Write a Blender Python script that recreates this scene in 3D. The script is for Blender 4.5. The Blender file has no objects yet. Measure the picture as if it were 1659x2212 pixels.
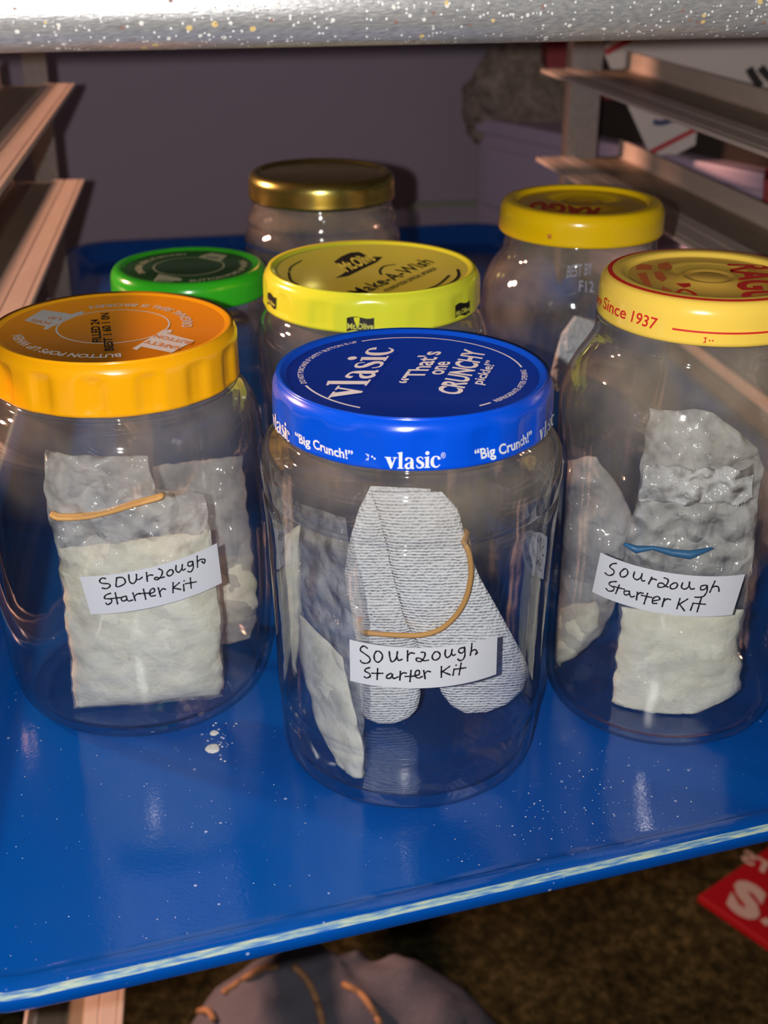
import bpy, bmesh, math, random
import numpy as np
from mathutils import noise, Vector

random.seed(7)
sc = bpy.context.scene
COL = sc.collection
PI = math.pi

# ------------------------------------------------------------------ camera, world, flash, exposure
F_PX, PITCH, ROLL, CAM_H = 2744.0, math.radians(25.65), math.radians(-0.16), 255.6      # px, rad, mm above the tray
IW, IH = 1659, 2212
cam = bpy.data.cameras.new('camera')
cam.sensor_fit = 'VERTICAL'; cam.sensor_height = 36.0
cam.lens = F_PX / IH * 36.0
cam.clip_start = 0.01; cam.clip_end = 20
cam.dof.use_dof = True; cam.dof.focus_distance = 0.385; cam.dof.aperture_fstop = 16
co = bpy.data.objects.new('camera', cam); COL.objects.link(co)
co.location = (0, 0, CAM_H / 1000)
co.rotation_mode = 'QUATERNION'
from mathutils import Quaternion, Matrix
co.rotation_quaternion = Matrix.Rotation(PI / 2 - PITCH, 4, 'X').to_quaternion() @ Matrix.Rotation(-ROLL, 4, 'Z').to_quaternion()
sc.camera = co

w = bpy.data.worlds.new('dim_room'); sc.world = w; w.use_nodes = True
w.node_tree.nodes['Background'].inputs[0].default_value = (1.0, 0.86, 0.76, 1)
w.node_tree.nodes['Background'].inputs[1].default_value = 0.035

fl = bpy.data.lights.new('phone_flash', 'POINT'); fl.energy = 5.5; fl.shadow_soft_size = 0.0025
fl.color = (1.0, 0.985, 0.97)
flo = bpy.data.objects.new('phone_flash', fl); COL.objects.link(flo)
flo.location = (-0.024, -0.002, CAM_H / 1000 + 0.003)

lp = bpy.data.lights.new('shaded_room_lamp', 'SPOT'); lp.energy = 82; lp.color = (1.0, .54, .36); lp.shadow_soft_size = .05
lp.spot_size = math.radians(42); lp.spot_blend = .12
lpo = bpy.data.objects.new('shaded_room_lamp', lp); COL.objects.link(lpo); lpo.location = (-1.15, .80, .56)
lpo.rotation_euler = (Vector((-.15, .52, .06)) - lpo.location).to_track_quat('-Z', 'Y').to_euler()

sc.view_settings.view_transform = 'Standard'; sc.view_settings.look = 'None'
sc.view_settings.gamma = 1.0; sc.view_settings.use_curve_mapping = False
sc.view_settings.exposure = 0.2
sc.cycles.transparent_max_bounces = 64
sc.cycles.max_bounces = 6; sc.cycles.glossy_bounces = 3; sc.cycles.diffuse_bounces = 2
sc.cycles.use_adaptive_sampling = True; sc.cycles.adaptive_threshold = 0.03; sc.cycles.adaptive_min_samples = 16
sc.cycles.sample_clamp_indirect = 3.0

# ------------------------------------------------------------------ where a point of the photograph lies in the room (mm)
_f = np.array([0, math.cos(PITCH), -math.sin(PITCH)]); _u0 = np.array([0, math.sin(PITCH), math.cos(PITCH)]); _r0 = np.array([1., 0, 0])
_r = math.cos(ROLL) * _r0 + math.sin(ROLL) * _u0; _u = -math.sin(ROLL) * _r0 + math.cos(ROLL) * _u0
CAMP = np.array([0, 0, CAM_H])
def ray(x, y): return _f + _r * (x - IW / 2) / F_PX - _u * (y - IH / 2) / F_PX
def atz(q, z): d = ray(*q); return CAMP + d * ((z - CAM_H) / d[2])
def aty(q, Y): d = ray(*q); return CAMP + d * (Y / d[1])
def atplane(q, pt, n): d = ray(*q); n = np.array(n, float); return CAMP + d * (((np.array(pt) - CAMP) @ n) / (d @ n))
def atcyl(q, c, R):
    d = ray(*q); o = CAMP[:2] - np.array(c[:2]); a = d[:2] @ d[:2]; b = o @ d[:2]; k = o @ o - R * R
    disc = max(b * b - a * k, 0); t = (-b - math.sqrt(disc)) / a
    P = CAMP + d * t; an = math.atan2(P[1] - c[1], P[0] - c[0])
    return (an - 2 * PI if an > PI / 2 else an), P[2]
def Z(ox, oy, s): return lambda x, y: (ox + x / s, oy + y / s)

# ------------------------------------------------------------------ materials
def lin(c): return tuple(((v / 255) / 12.92 if v / 255 <= .04045 else ((v / 255 + .055) / 1.055) ** 2.4) for v in c) + (1,)
class NT:
    def __init__(s, name):
        s.m = bpy.data.materials.new(name); s.m.use_nodes = True; s.t = s.m.node_tree; s.n = s.t.nodes; s.l = s.t.links
        s.b = s.n['Principled BSDF']; s.out = s.n['Material Output']; s._tc = None
    def new(s, t, **k):
        n = s.n.new(t)
        for a, v in k.items(): setattr(n, a, v)
        return n
    def link(s, a, b): s.l.new(a, b)
    def co(s):
        if not s._tc: s._tc = s.new('ShaderNodeTexCoord')
        return s._tc.outputs['Object']
    def mapped(s, scale=(1, 1, 1), rot=(0, 0, 0), kind='POINT'):
        m = s.new('ShaderNodeMapping', vector_type=kind); s.link(s.co(), m.inputs[0]); m.inputs['Scale'].default_value = scale; m.inputs['Rotation'].default_value = rot
        return m.outputs[0]
    def noise(s, scale, detail=3, vec=None, rough=.5):
        n = s.new('ShaderNodeTexNoise'); s.link(vec or s.co(), n.inputs['Vector']); n.inputs['Scale'].default_value = scale
        n.inputs['Detail'].default_value = detail; n.inputs['Roughness'].default_value = rough
        return n.outputs['Fac']
    def voro(s, scale, feature='F1', out='Distance', vec=None):
        n = s.new('ShaderNodeTexVoronoi', feature=feature); s.link(vec or s.co(), n.inputs['Vector']); n.inputs['Scale'].default_value = scale
        return n.outputs[out]
    def ramp(s, fac, stops, interp='LINEAR'):
        r = s.new('ShaderNodeValToRGB'); r.color_ramp.interpolation = interp; s.link(fac, r.inputs[0])
        e = r.color_ramp.elements
        while len(e) < len(stops): e.new(0.5)
        for k, (p, c) in zip(e, stops):
            k.position = p; k.color = c if len(c) == 4 else tuple(c) + (1,)
        return r.outputs[0]
    def mix(s, fac, a, b, mode='MIX'):
        m = s.new('ShaderNodeMix', data_type='RGBA', blend_type=mode)
        for sock, v in ((m.inputs[0], fac), (m.inputs[6], a), (m.inputs[7], b)):
            if hasattr(v, 'is_linked'): s.link(v, sock)
            elif isinstance(v, (int, float)): sock.default_value = v
            else: sock.default_value = v
        return m.outputs[2]
    def math(s, op, a, b=0.0):
        m = s.new('ShaderNodeMath', operation=op)
        for sock, v in ((m.inputs[0], a), (m.inputs[1], b)):
            if hasattr(v, 'is_linked'): s.link(v, sock)
            else: sock.default_value = v
        return m.outputs[0]
    def bump(s, h, strength=.3, dist=.001, to=None):
        b = s.new('ShaderNodeBump'); s.link(h, b.inputs['Height']); b.inputs['Strength'].default_value = strength; b.inputs['Distance'].default_value = dist
        if to is None: s.link(b.outputs[0], s.b.inputs['Normal'])
        return b.outputs[0]
    def set(s, **k):
        for a, v in k.items():
            i = s.b.inputs[a.replace('_', ' ')]
            if hasattr(v, 'is_linked'): s.link(v, i)
            else: i.default_value = v
        return s
BW = lambda v: (v, v, v, 1)
def plain(name, rgb, rough=.5, metal=0.0, spec=.5, bump=None, coat=0):
    n = NT(name); n.set(Base_Color=lin(rgb), Roughness=rough, Metallic=metal, Specular_IOR_Level=spec, Coat_Weight=coat)
    if bump: n.bump(n.noise(bump[0], 4), bump[1], bump[2])
    return n.m

def m_glass(name, tint=(.962, .967, .962), haze=.0025, wav=.24):
    n = NT(name)
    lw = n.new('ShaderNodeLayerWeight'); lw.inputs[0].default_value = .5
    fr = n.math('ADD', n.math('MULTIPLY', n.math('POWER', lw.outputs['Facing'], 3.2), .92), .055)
    tr = n.new('ShaderNodeBsdfTransparent'); tr.inputs[0].default_value = tint + (1,)
    gl = n.new('ShaderNodeBsdfGlossy'); gl.inputs['Roughness'].default_value = .045
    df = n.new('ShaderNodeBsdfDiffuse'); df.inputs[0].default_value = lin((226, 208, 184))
    nb = n.bump(n.noise(45, 2), wav, .002, to=False)
    n.link(nb, gl.inputs['Normal']); n.link(nb, lw.inputs['Normal'])
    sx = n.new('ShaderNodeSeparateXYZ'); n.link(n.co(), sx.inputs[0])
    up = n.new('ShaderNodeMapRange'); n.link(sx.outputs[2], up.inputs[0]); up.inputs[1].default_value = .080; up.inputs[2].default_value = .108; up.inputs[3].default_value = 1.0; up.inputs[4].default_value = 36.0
    hz = n.math('MULTIPLY', n.math('MULTIPLY', n.ramp(n.noise(60, 5), [(.3, BW(.35)), (.75, BW(1.6))]), up.outputs[0]), haze)  # shoulder haze: thin dust film plus reflected veil painted as pale colour
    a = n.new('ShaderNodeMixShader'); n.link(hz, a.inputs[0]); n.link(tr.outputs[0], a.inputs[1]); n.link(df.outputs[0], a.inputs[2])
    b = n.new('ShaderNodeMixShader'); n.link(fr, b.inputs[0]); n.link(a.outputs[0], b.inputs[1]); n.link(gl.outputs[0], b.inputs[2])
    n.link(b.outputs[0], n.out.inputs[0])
    return n.m
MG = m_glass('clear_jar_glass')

def m_tray():
    n = NT('blue_fibreglass_tray')
    base = n.mix(n.noise(9, 4), lin((0, 68, 152)), lin((0, 76, 163)))
    v = n.new('ShaderNodeTexVoronoi'); n.link(n.co(), v.inputs['Vector']); v.inputs['Scale'].default_value = 260
    sep = n.new('ShaderNodeSeparateColor'); n.link(v.outputs['Color'], sep.inputs[0])
    dot = n.math('MULTIPLY', n.math('LESS_THAN', v.outputs['Distance'], .13), n.math('GREATER_THAN', sep.outputs[0], .93))
    v2 = n.new('ShaderNodeTexVoronoi'); n.link(n.co(), v2.inputs['Vector']); v2.inputs['Scale'].default_value = 700
    sep2 = n.new('ShaderNodeSeparateColor'); n.link(v2.outputs['Color'], sep2.inputs[0])
    patch = n.ramp(n.noise(14, 3), [(.5, BW(0)), (.68, BW(1))])
    dot2 = n.math('MULTIPLY', n.math('MULTIPLY', n.math('LESS_THAN', v2.outputs['Distance'], .2), n.math('GREATER_THAN', sep2.outputs[0], .93)), patch)
    col = n.mix(n.math('MULTIPLY', n.math('MAXIMUM', dot, dot2), .55), base, lin((190, 205, 230)))
    n.set(Base_Color=col, Roughness=.13, Specular_IOR_Level=.55)
    h = n.math('ADD', n.noise(900, 2), n.math('MULTIPLY', n.noise(120, 2), 2.0))
    n.bump(h, .10, .0004)
    return n.m
MT = m_tray()
def m_worn():
    n = NT('worn_pale_fibre_edge')
    f = n.noise(900, 6, n.mapped((6, .7, .7), (0, 0, math.radians(17.3)), 'TEXTURE'))
    n.set(Base_Color=n.ramp(f, [(.3, lin((30, 92, 176))), (.44, lin((100, 140, 170))), (.58, lin((160, 178, 166))), (.74, lin((190, 194, 164)))]), Roughness=.6)
    n.bump(f, .5, .0006); return n.m
MW = m_worn()

def m_pan():
    n = NT('spattered_aluminium')
    st = n.noise(160, 5, n.mapped((1, 12, 12), (0, 0, 0)))
    base = n.ramp(st, [(.25, lin((150, 150, 152))), (.75, lin((205, 203, 200)))])
    col, msk = base, None
    for sc_, thr, rad, c in ((520, .88, .30, (236, 232, 222)), (330, .95, .26, (225, 190, 95)), (420, .95, .27, (120, 70, 50)), (1000, .80, .34, (240, 240, 236)), (1500, .86, .36, (110, 96, 86)), (200, .96, .2, (238, 225, 190))):
        v = n.new('ShaderNodeTexVoronoi'); n.link(n.co(), v.inputs['Vector']); v.inputs['Scale'].default_value = sc_
        s = n.new('ShaderNodeSeparateColor'); n.link(v.outputs['Color'], s.inputs[0])
        d = n.math('MULTIPLY', n.math('LESS_THAN', v.outputs['Distance'], rad), n.math('GREATER_THAN', s.outputs[0], thr))
        col = n.mix(n.math('MULTIPLY', d, .75), col, lin(c)); msk = d if msk is None else n.math('MAXIMUM', msk, d)
    n.set(Base_Color=col, Metallic=n.math('SUBTRACT', .55, n.math('MULTIPLY', msk, .5)), Roughness=n.math('ADD', .36, n.math('MULTIPLY', msk, .3)))
    n.bump(n.math('ADD', st, n.math('MULTIPLY', msk, 1.5)), .25, .0004)
    return n.m
MPAN = m_pan()

def m_rail(name, a, b, metal, rough):
    n = NT(name)
    f = n.noise(40, 5, n.mapped((6, 1, 6)))
    n.set(Base_Color=n.mix(f, lin(a), lin(b)), Metallic=metal, Roughness=rough)
    n.bump(n.noise(300, 3, n.mapped((20, 1, 20))), .15, .0003); return n.m
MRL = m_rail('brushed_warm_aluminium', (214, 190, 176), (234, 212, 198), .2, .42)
MRD = m_rail('shaded_rail_metal', (150, 132, 112), (170, 150, 128), .45, .5)  # darker copy of the rail metal, shade of the lip put into its colour
MPOST = m_rail('grey_post_metal', (112, 104, 100), (150, 140, 136), .4, .45)

def m_lid(name, rgb, rough=.22, var=6):
    n = NT(name)
    n.set(Base_Color=n.mix(n.noise(70, 3), lin(rgb), lin([max(0, v - var) for v in rgb])), Roughness=rough, Coat_Weight=.3, Coat_Roughness=.12)
    n.bump(n.noise(150, 2), .04, .0005); return n.m
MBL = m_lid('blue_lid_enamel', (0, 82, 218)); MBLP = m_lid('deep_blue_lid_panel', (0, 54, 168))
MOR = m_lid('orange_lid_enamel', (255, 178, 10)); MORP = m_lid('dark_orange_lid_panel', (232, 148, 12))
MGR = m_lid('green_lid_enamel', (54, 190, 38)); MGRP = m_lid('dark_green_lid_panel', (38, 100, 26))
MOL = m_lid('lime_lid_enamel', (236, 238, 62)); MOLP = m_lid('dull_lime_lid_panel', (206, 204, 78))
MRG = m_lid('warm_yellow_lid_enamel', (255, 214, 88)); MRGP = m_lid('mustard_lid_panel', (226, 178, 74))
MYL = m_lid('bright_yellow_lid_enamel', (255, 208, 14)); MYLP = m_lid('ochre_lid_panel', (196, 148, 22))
def m_gold():
    n = NT('gold_lid_metal'); n.set(Base_Color=n.mix(n.noise(60, 3), lin((214, 202, 118)), lin((196, 180, 96))), Metallic=1.0, Roughness=.24); return n.m
MGOLD = m_gold()
INK_W = plain('white_print', (226, 228, 232), .5); INK_G = plain('grey_print', (204, 204, 202), .5); INK_K = plain('black_print', (22, 20, 16), .5)
INK_R = plain('red_print', (214, 44, 34), .45); INK_RD = plain('faded_red_print', (206, 104, 50), .5); INK_Y = plain('lime_print', (206, 206, 84), .5)
INK_O = plain('orange_print', (214, 122, 14), .5); INK_C = plain('cream_print', (214, 214, 176), .5)
PEN = plain('black_marker_ink', (24, 22, 30), .5)
PAPER = plain('white_label_paper', (206, 208, 214), .7, bump=(600, .08, .0003))
RUB = plain('tan_rubber', (214, 160, 92), .6, bump=(500, .2, .0004))

def m_film(name, alpha, rgb=(225, 222, 216), sc_=110, st=.9, low=None):
    n = NT(name)
    v = n.voro(sc_ * 1.3, 'SMOOTH_F1'); f = n.noise(sc_, 3)
    v = n.math('ADD', v, n.math('MULTIPLY', n.math('ABSOLUTE', n.math('SUBTRACT', n.noise(sc_ * .5, 2), .5)), 3.0))
    al = alpha
    if low is not None:                      # crumpled many-fold above the fill, stretched single film over it
        sx = n.new('ShaderNodeSeparateXYZ'); n.link(n.co(), sx.inputs[0]); mr = n.new('ShaderNodeMapRange'); n.link(sx.outputs[2], mr.inputs[0])
        mr.inputs[1].default_value = low[0]; mr.inputs[2].default_value = low[1]; mr.inputs[3].default_value = low[2]; mr.inputs[4].default_value = alpha; al = mr.outputs[0]
    n.set(Base_Color=lin(rgb), Roughness=.11, Alpha=n.math('MULTIPLY', n.ramp(f, [(.35, BW(.45)), (.65, BW(1.35))]), al), Specular_IOR_Level=.8)
    n.bump(n.math('ADD', v, n.math('MULTIPLY', f, .6)), st, .0065); return n.m
MF = m_film('clear_plastic_film', .42, (242, 240, 236), 90, 1.0, (.048, .066, .13)); MF2 = m_film('thin_clear_plastic_film', .27, (230, 230, 232), 90, 1.0); MF3 = m_film('clear_film_over_flour', .12)
MF4 = m_film('cloudy_plastic_film', .5, (215, 213, 212), 60, .7)
def m_flour():
    n = NT('cream_flour'); f = n.noise(120, 6, rough=.65)
    n.set(Base_Color=n.ramp(f, [(.25, lin((232, 226, 202))), (.6, lin((248, 245, 228)))]), Roughness=.75, Specular_IOR_Level=.2)
    n.bump(f, .5, .002); return n.m
MFL = m_flour()
MCR = plain('white_flour_crumb', (214, 212, 208), .9, bump=(900, .6, .001))
def m_gauze():
    n = NT('white_ribbed_gauze')
    wv = n.new('ShaderNodeTexWave', wave_type='BANDS', bands_direction='Z'); n.link(n.co(), wv.inputs[0]); wv.inputs['Scale'].default_value = 290; wv.inputs['Distortion'].default_value = 1.0; wv.inputs['Detail'].default_value = 2
    wv.inputs['Detail Scale'].default_value = 3
    v = n.voro(850)
    h = n.math('ADD', n.math('MULTIPLY', wv.outputs['Fac'], .45), v)
    n.set(Base_Color=n.ramp(h, [(.15, lin((190, 192, 198))), (.5, lin((232, 233, 238))), (.9, lin((244, 245, 249)))]), Roughness=.85, Specular_IOR_Level=.15)
    n.bump(h, .6, .0012); return n.m
MGZ = m_gauze()
def m_carpet():
    n = NT('olive_brown_carpet'); f = n.noise(110, 6, rough=.7); g = n.noise(9, 3)
    c = n.ramp(f, [(.3, lin((22, 21, 13))), (.5, lin((70, 65, 40))), (.75, lin((122, 110, 74)))])
    n.set(Base_Color=n.mix(n.ramp(g, [(.35, BW(0)), (.65, BW(.6))]), c, lin((20, 19, 14))), Roughness=1, Specular_IOR_Level=.05)
    n.bump(f, 1, .01); return n.m
MC = m_carpet()
MWALL = plain('mauve_grey_wall_paint', (168, 150, 166), .75, bump=(160, .12, .001))
MLIL = plain('lilac_plastic', (196, 172, 196), .45)
MRED = plain('red_carton', (150, 4, 22), .5); MWHC = plain('white_card', (232, 214, 206), .6)
MDK = plain('dark_brown_goods', (52, 40, 34), .9)  # even dark brown for the bin on the drawer unit
def m_fleece():
    n = NT('brown_fleece'); f = n.noise(120, 6, rough=.7)
    n.set(Base_Color=n.ramp(f, [(.3, lin((150, 128, 114))), (.6, lin((224, 200, 182))), (.8, lin((244, 222, 204)))]), Roughness=1, Specular_IOR_Level=0)
    n.bump(f, 1, .012); return n.m
MFE = m_fleece()
def m_denim():
    n = NT('grey_blue_denim'); f = n.noise(700, 3)
    n.set(Base_Color=n.mix(f, lin((86, 84, 98)), lin((122, 117, 126))), Roughness=.95, Specular_IOR_Level=.1); n.bump(f, .4, .001); return n.m
MDN = m_denim()
MSEAM = plain('tan_seam_thread', (176, 130, 92), .9)

# ------------------------------------------------------------------ mesh helpers (all input in mm)
def mesh(name, V, F, mat, parent=None, origin=(0, 0, 0), smooth=True, mats=None, fmat=None):
    me = bpy.data.meshes.new(name)
    A = (np.array(V, float) - np.array(origin, float)) / 1000
    me.from_pydata(A.tolist(), [], F)
    for m in (mats or [mat]): me.materials.append(m)
    if fmat is not None: me.polygons.foreach_set('material_index', fmat)
    me.polygons.foreach_set('use_smooth', [smooth] * len(me.polygons))
    me.update()
    o = bpy.data.objects.new(name, me); COL.objects.link(o)
    if parent is not None: o.parent = parent
    else: o.location = np.array(origin) / 1000
    return o
def fixn(o):
    bm = bmesh.new(); bm.from_mesh(o.data); bmesh.ops.recalc_face_normals(bm, faces=bm.faces); bm.to_mesh(o.data); bm.free(); return o
def tag(o, label=None, cat=None, group=None, kind=None):
    for k, v in (('label', label), ('category', cat), ('group', group), ('kind', kind)):
        if v: o[k] = v
    return o
def thing(name, label, cat, loc=(0, 0, 0), group=None):
    o = bpy.data.objects.new(name, None); COL.objects.link(o); o.empty_display_size = .02
    o.location = np.array(loc) / 1000
    return tag(o, label, cat, group)
def lathe(prof, n=96, rf=None):
    V, F = [], []; m = len(prof)
    for i in range(n):
        a = 2 * PI * i / n
        for (r, z) in prof:
            rr = r + (rf(a, z, r) if rf else 0)
            V.append((rr * math.cos(a), rr * math.sin(a), z))
    for i in range(n):
        j = (i + 1) % n
        for k in range(m - 1): F.append((i * m + k, j * m + k, j * m + k + 1, i * m + k + 1))
    return V, F
def smoothprof(pts, step=1.2):
    P = [np.array(p, float) for p in pts]; out = []
    for i in range(len(P) - 1):
        p0, p1, p2, p3 = P[max(i - 1, 0)], P[i], P[i + 1], P[min(i + 2, len(P) - 1)]
        k = max(2, int(np.linalg.norm(p2 - p1) / step))
        for t in np.linspace(0, 1, k, endpoint=False):
            out.append(.5 * ((2 * p1) + (-p0 + p2) * t + (2 * p0 - 5 * p1 + 4 * p2 - p3) * t * t + (-p0 + 3 * p1 - 3 * p2 + p3) * t ** 3))
    out.append(P[-1]); return out
def tube(path, r, n=10, closed=False):
    P = [np.array(p, float) for p in path]; V, F = [], []; N = len(P); up = np.array([0.13, .2, 1.])
    for i, p in enumerate(P):
        a = P[(i + 1) % N] if closed or i < N - 1 else p; b = P[i - 1] if closed or i > 0 else p
        t = a - b; t /= np.linalg.norm(t) + 1e-9
        s = np.cross(t, up); s /= np.linalg.norm(s) + 1e-9; q = np.cross(s, t)
        rr = r if not hasattr(r, '__len__') else r[i]
        for k in range(n):
            an = 2 * PI * k / n; V.append(p + rr * (math.cos(an) * s + math.sin(an) * q))
    for i in range(N if closed else N - 1):
        j = (i + 1) % N
        for k in range(n): F.append((i * n + k, i * n + (k + 1) % n, j * n + (k + 1) % n, j * n + k))
    if not closed: F += [tuple(range(n))[::-1], tuple((N - 1) * n + k for k in range(n))]
    return V, F
def join(*parts):
    V, F = [], []
    for v, f in parts:
        b = len(V); V += [tuple(x) for x in v]; F += [tuple(i + b for i in q) for q in f]
    return V, F
def box(x0, x1, y0, y1, z0, z1):
    V = [(x, y, z) for x in (x0, x1) for y in (y0, y1) for z in (z0, z1)]
    return V, [(0, 1, 3, 2), (4, 6, 7, 5), (0, 4, 5, 1), (2, 3, 7, 6), (0, 2, 6, 4), (1, 5, 7, 3)]
def prism(poly, n, th):                    # polygon (3-D points) thickened along n
    n = np.array(n, float); k = len(poly); A = [np.array(p, float) for p in poly]
    V = A + [p + n * th for p in A]
    return V, [tuple(range(k)), tuple(range(2 * k - 1, k - 1, -1))] + [(i, i + k, (i + 1) % k + k, (i + 1) % k) for i in range(k)]
def bevel(o, wmm, seg=2):
    m = o.modifiers.new('bevel', 'BEVEL'); m.width = wmm / 1000; m.segments = seg; m.limit_method = 'ANGLE'; return o

# ------------------------------------------------------------------ lettering
_tc = {}
def text2d(s, bold=0.0, shear=0.0):
    key = (s, bold, shear)
    if key in _tc: return _tc[key]
    cu = bpy.data.curves.new('t', 'FONT'); cu.body = s; cu.resolution_u = 3; cu.offset = bold; cu.shear = shear
    o = bpy.data.objects.new('t', cu); COL.objects.link(o)
    dg = bpy.context.evaluated_depsgraph_get(); dg.update()
    me = bpy.data.meshes.new_from_object(o.evaluated_get(dg))
    V = [(v.co.x, v.co.y) for v in me.vertices]; F = [tuple(p.vertices) for p in me.polygons]
    bpy.data.objects.remove(o); bpy.data.curves.remove(cu); bpy.data.meshes.remove(me)
    x0 = min(v[0] for v in V); x1 = max(v[0] for v in V)
    V = [((x - x0) / (x1 - x0), y / .69) for x, y in V]        # x over the whole word 0..1, cap height 1
    _tc[key] = (V, F); return V, F
_LOGO = None
def logo2d():                               # a five-letter bold serif word, drawn stroke by stroke (x-height 1)
    global _LOGO
    if _LOGO: return _LOGO
    parts = []
    def poly(*p): parts.append(([(*q,) for q in p], [tuple(range(len(p)))]))
    def rib(pts, ws):
        P = smoothprof([(*p, w) for p, w in zip(pts, ws)], .05); V, F = [], []
        for i, p in enumerate(P):
            a = P[min(i + 1, len(P) - 1)]; b = P[max(i - 1, 0)]; t = (a - b)[:2]; t /= np.linalg.norm(t) + 1e-9
            nn = np.array([-t[1], t[0]]) * p[2] / 2; V += [tuple(p[:2] + nn), tuple(p[:2] - nn)]
        for i in range(len(P) - 1): F.append((2 * i, 2 * i + 1, 2 * i + 3, 2 * i + 2))
        parts.append((V, F))
    poly((0.0, 1), (.36, 1), (.62, .3), (.5, -.02), (.4, -.02)); poly((.47, .12), (.74, 1), (.86, 1), (.52, -.02), (.44, -.02))
    poly((-.06, 1), (-.06, .92), (.46, .92), (.46, 1)); poly((.6, 1), (.6, .93), (.96, .93), (.96, 1))
    poly((1.08, .0), (1.36, 0), (1.36, 1.5), (1.08, 1.42)); poly((.96, 0), (1.48, 0), (1.48, .08), (.96, .08)); poly((.96, 1.42), (.96, 1.34), (1.2, 1.36), (1.36, 1.5))
    rib([(1.66, .74), (1.72, .93), (1.92, .96), (2.1, .86), (2.12, .6), (2.12, .2), (2.2, .04), (2.32, .06)], [.2, .16, .1, .16, .27, .27, .18, .05])
    rib([(2.1, .58), (1.86, .5), (1.68, .36), (1.66, .18), (1.78, .05), (1.94, .06), (2.1, .2)], [.05, .1, .2, .22, .2, .12, .06])
    rib([(3.0, .72), (2.94, .92), (2.74, .96), (2.58, .84), (2.62, .64), (2.82, .5), (3.0, .34), (2.98, .12), (2.78, .03), (2.58, .08), (2.5, .3)], [.06, .08, .1, .18, .22, .26, .24, .18, .1, .09, .06])
    poly((3.22, 0), (3.5, 0), (3.5, 1), (3.22, .95)); poly((3.12, 0), (3.6, 0), (3.6, .08), (3.12, .08)); poly((3.1, .93), (3.1, .86), (3.3, .88), (3.5, 1))
    poly(*[(3.36 + .17 * math.cos(a), 1.3 + .17 * math.sin(a)) for a in np.linspace(0, 2 * PI, 14, endpoint=False)])
    rib([(4.32, .7), (4.26, .88), (4.08, .97), (3.86, .88), (3.76, .6), (3.8, .26), (3.98, .06), (4.2, .06), (4.38, .26)], [.24, .18, .08, .18, .27, .26, .16, .1, .05])
    V, F = join(*[([(x, y, i) for x, y in v], f) for i, (v, f) in enumerate(parts)])
    x1 = 4.4
    _LOGO = ([(x / x1, y, k) for x, y, k in V], F); return _LOGO

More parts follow.
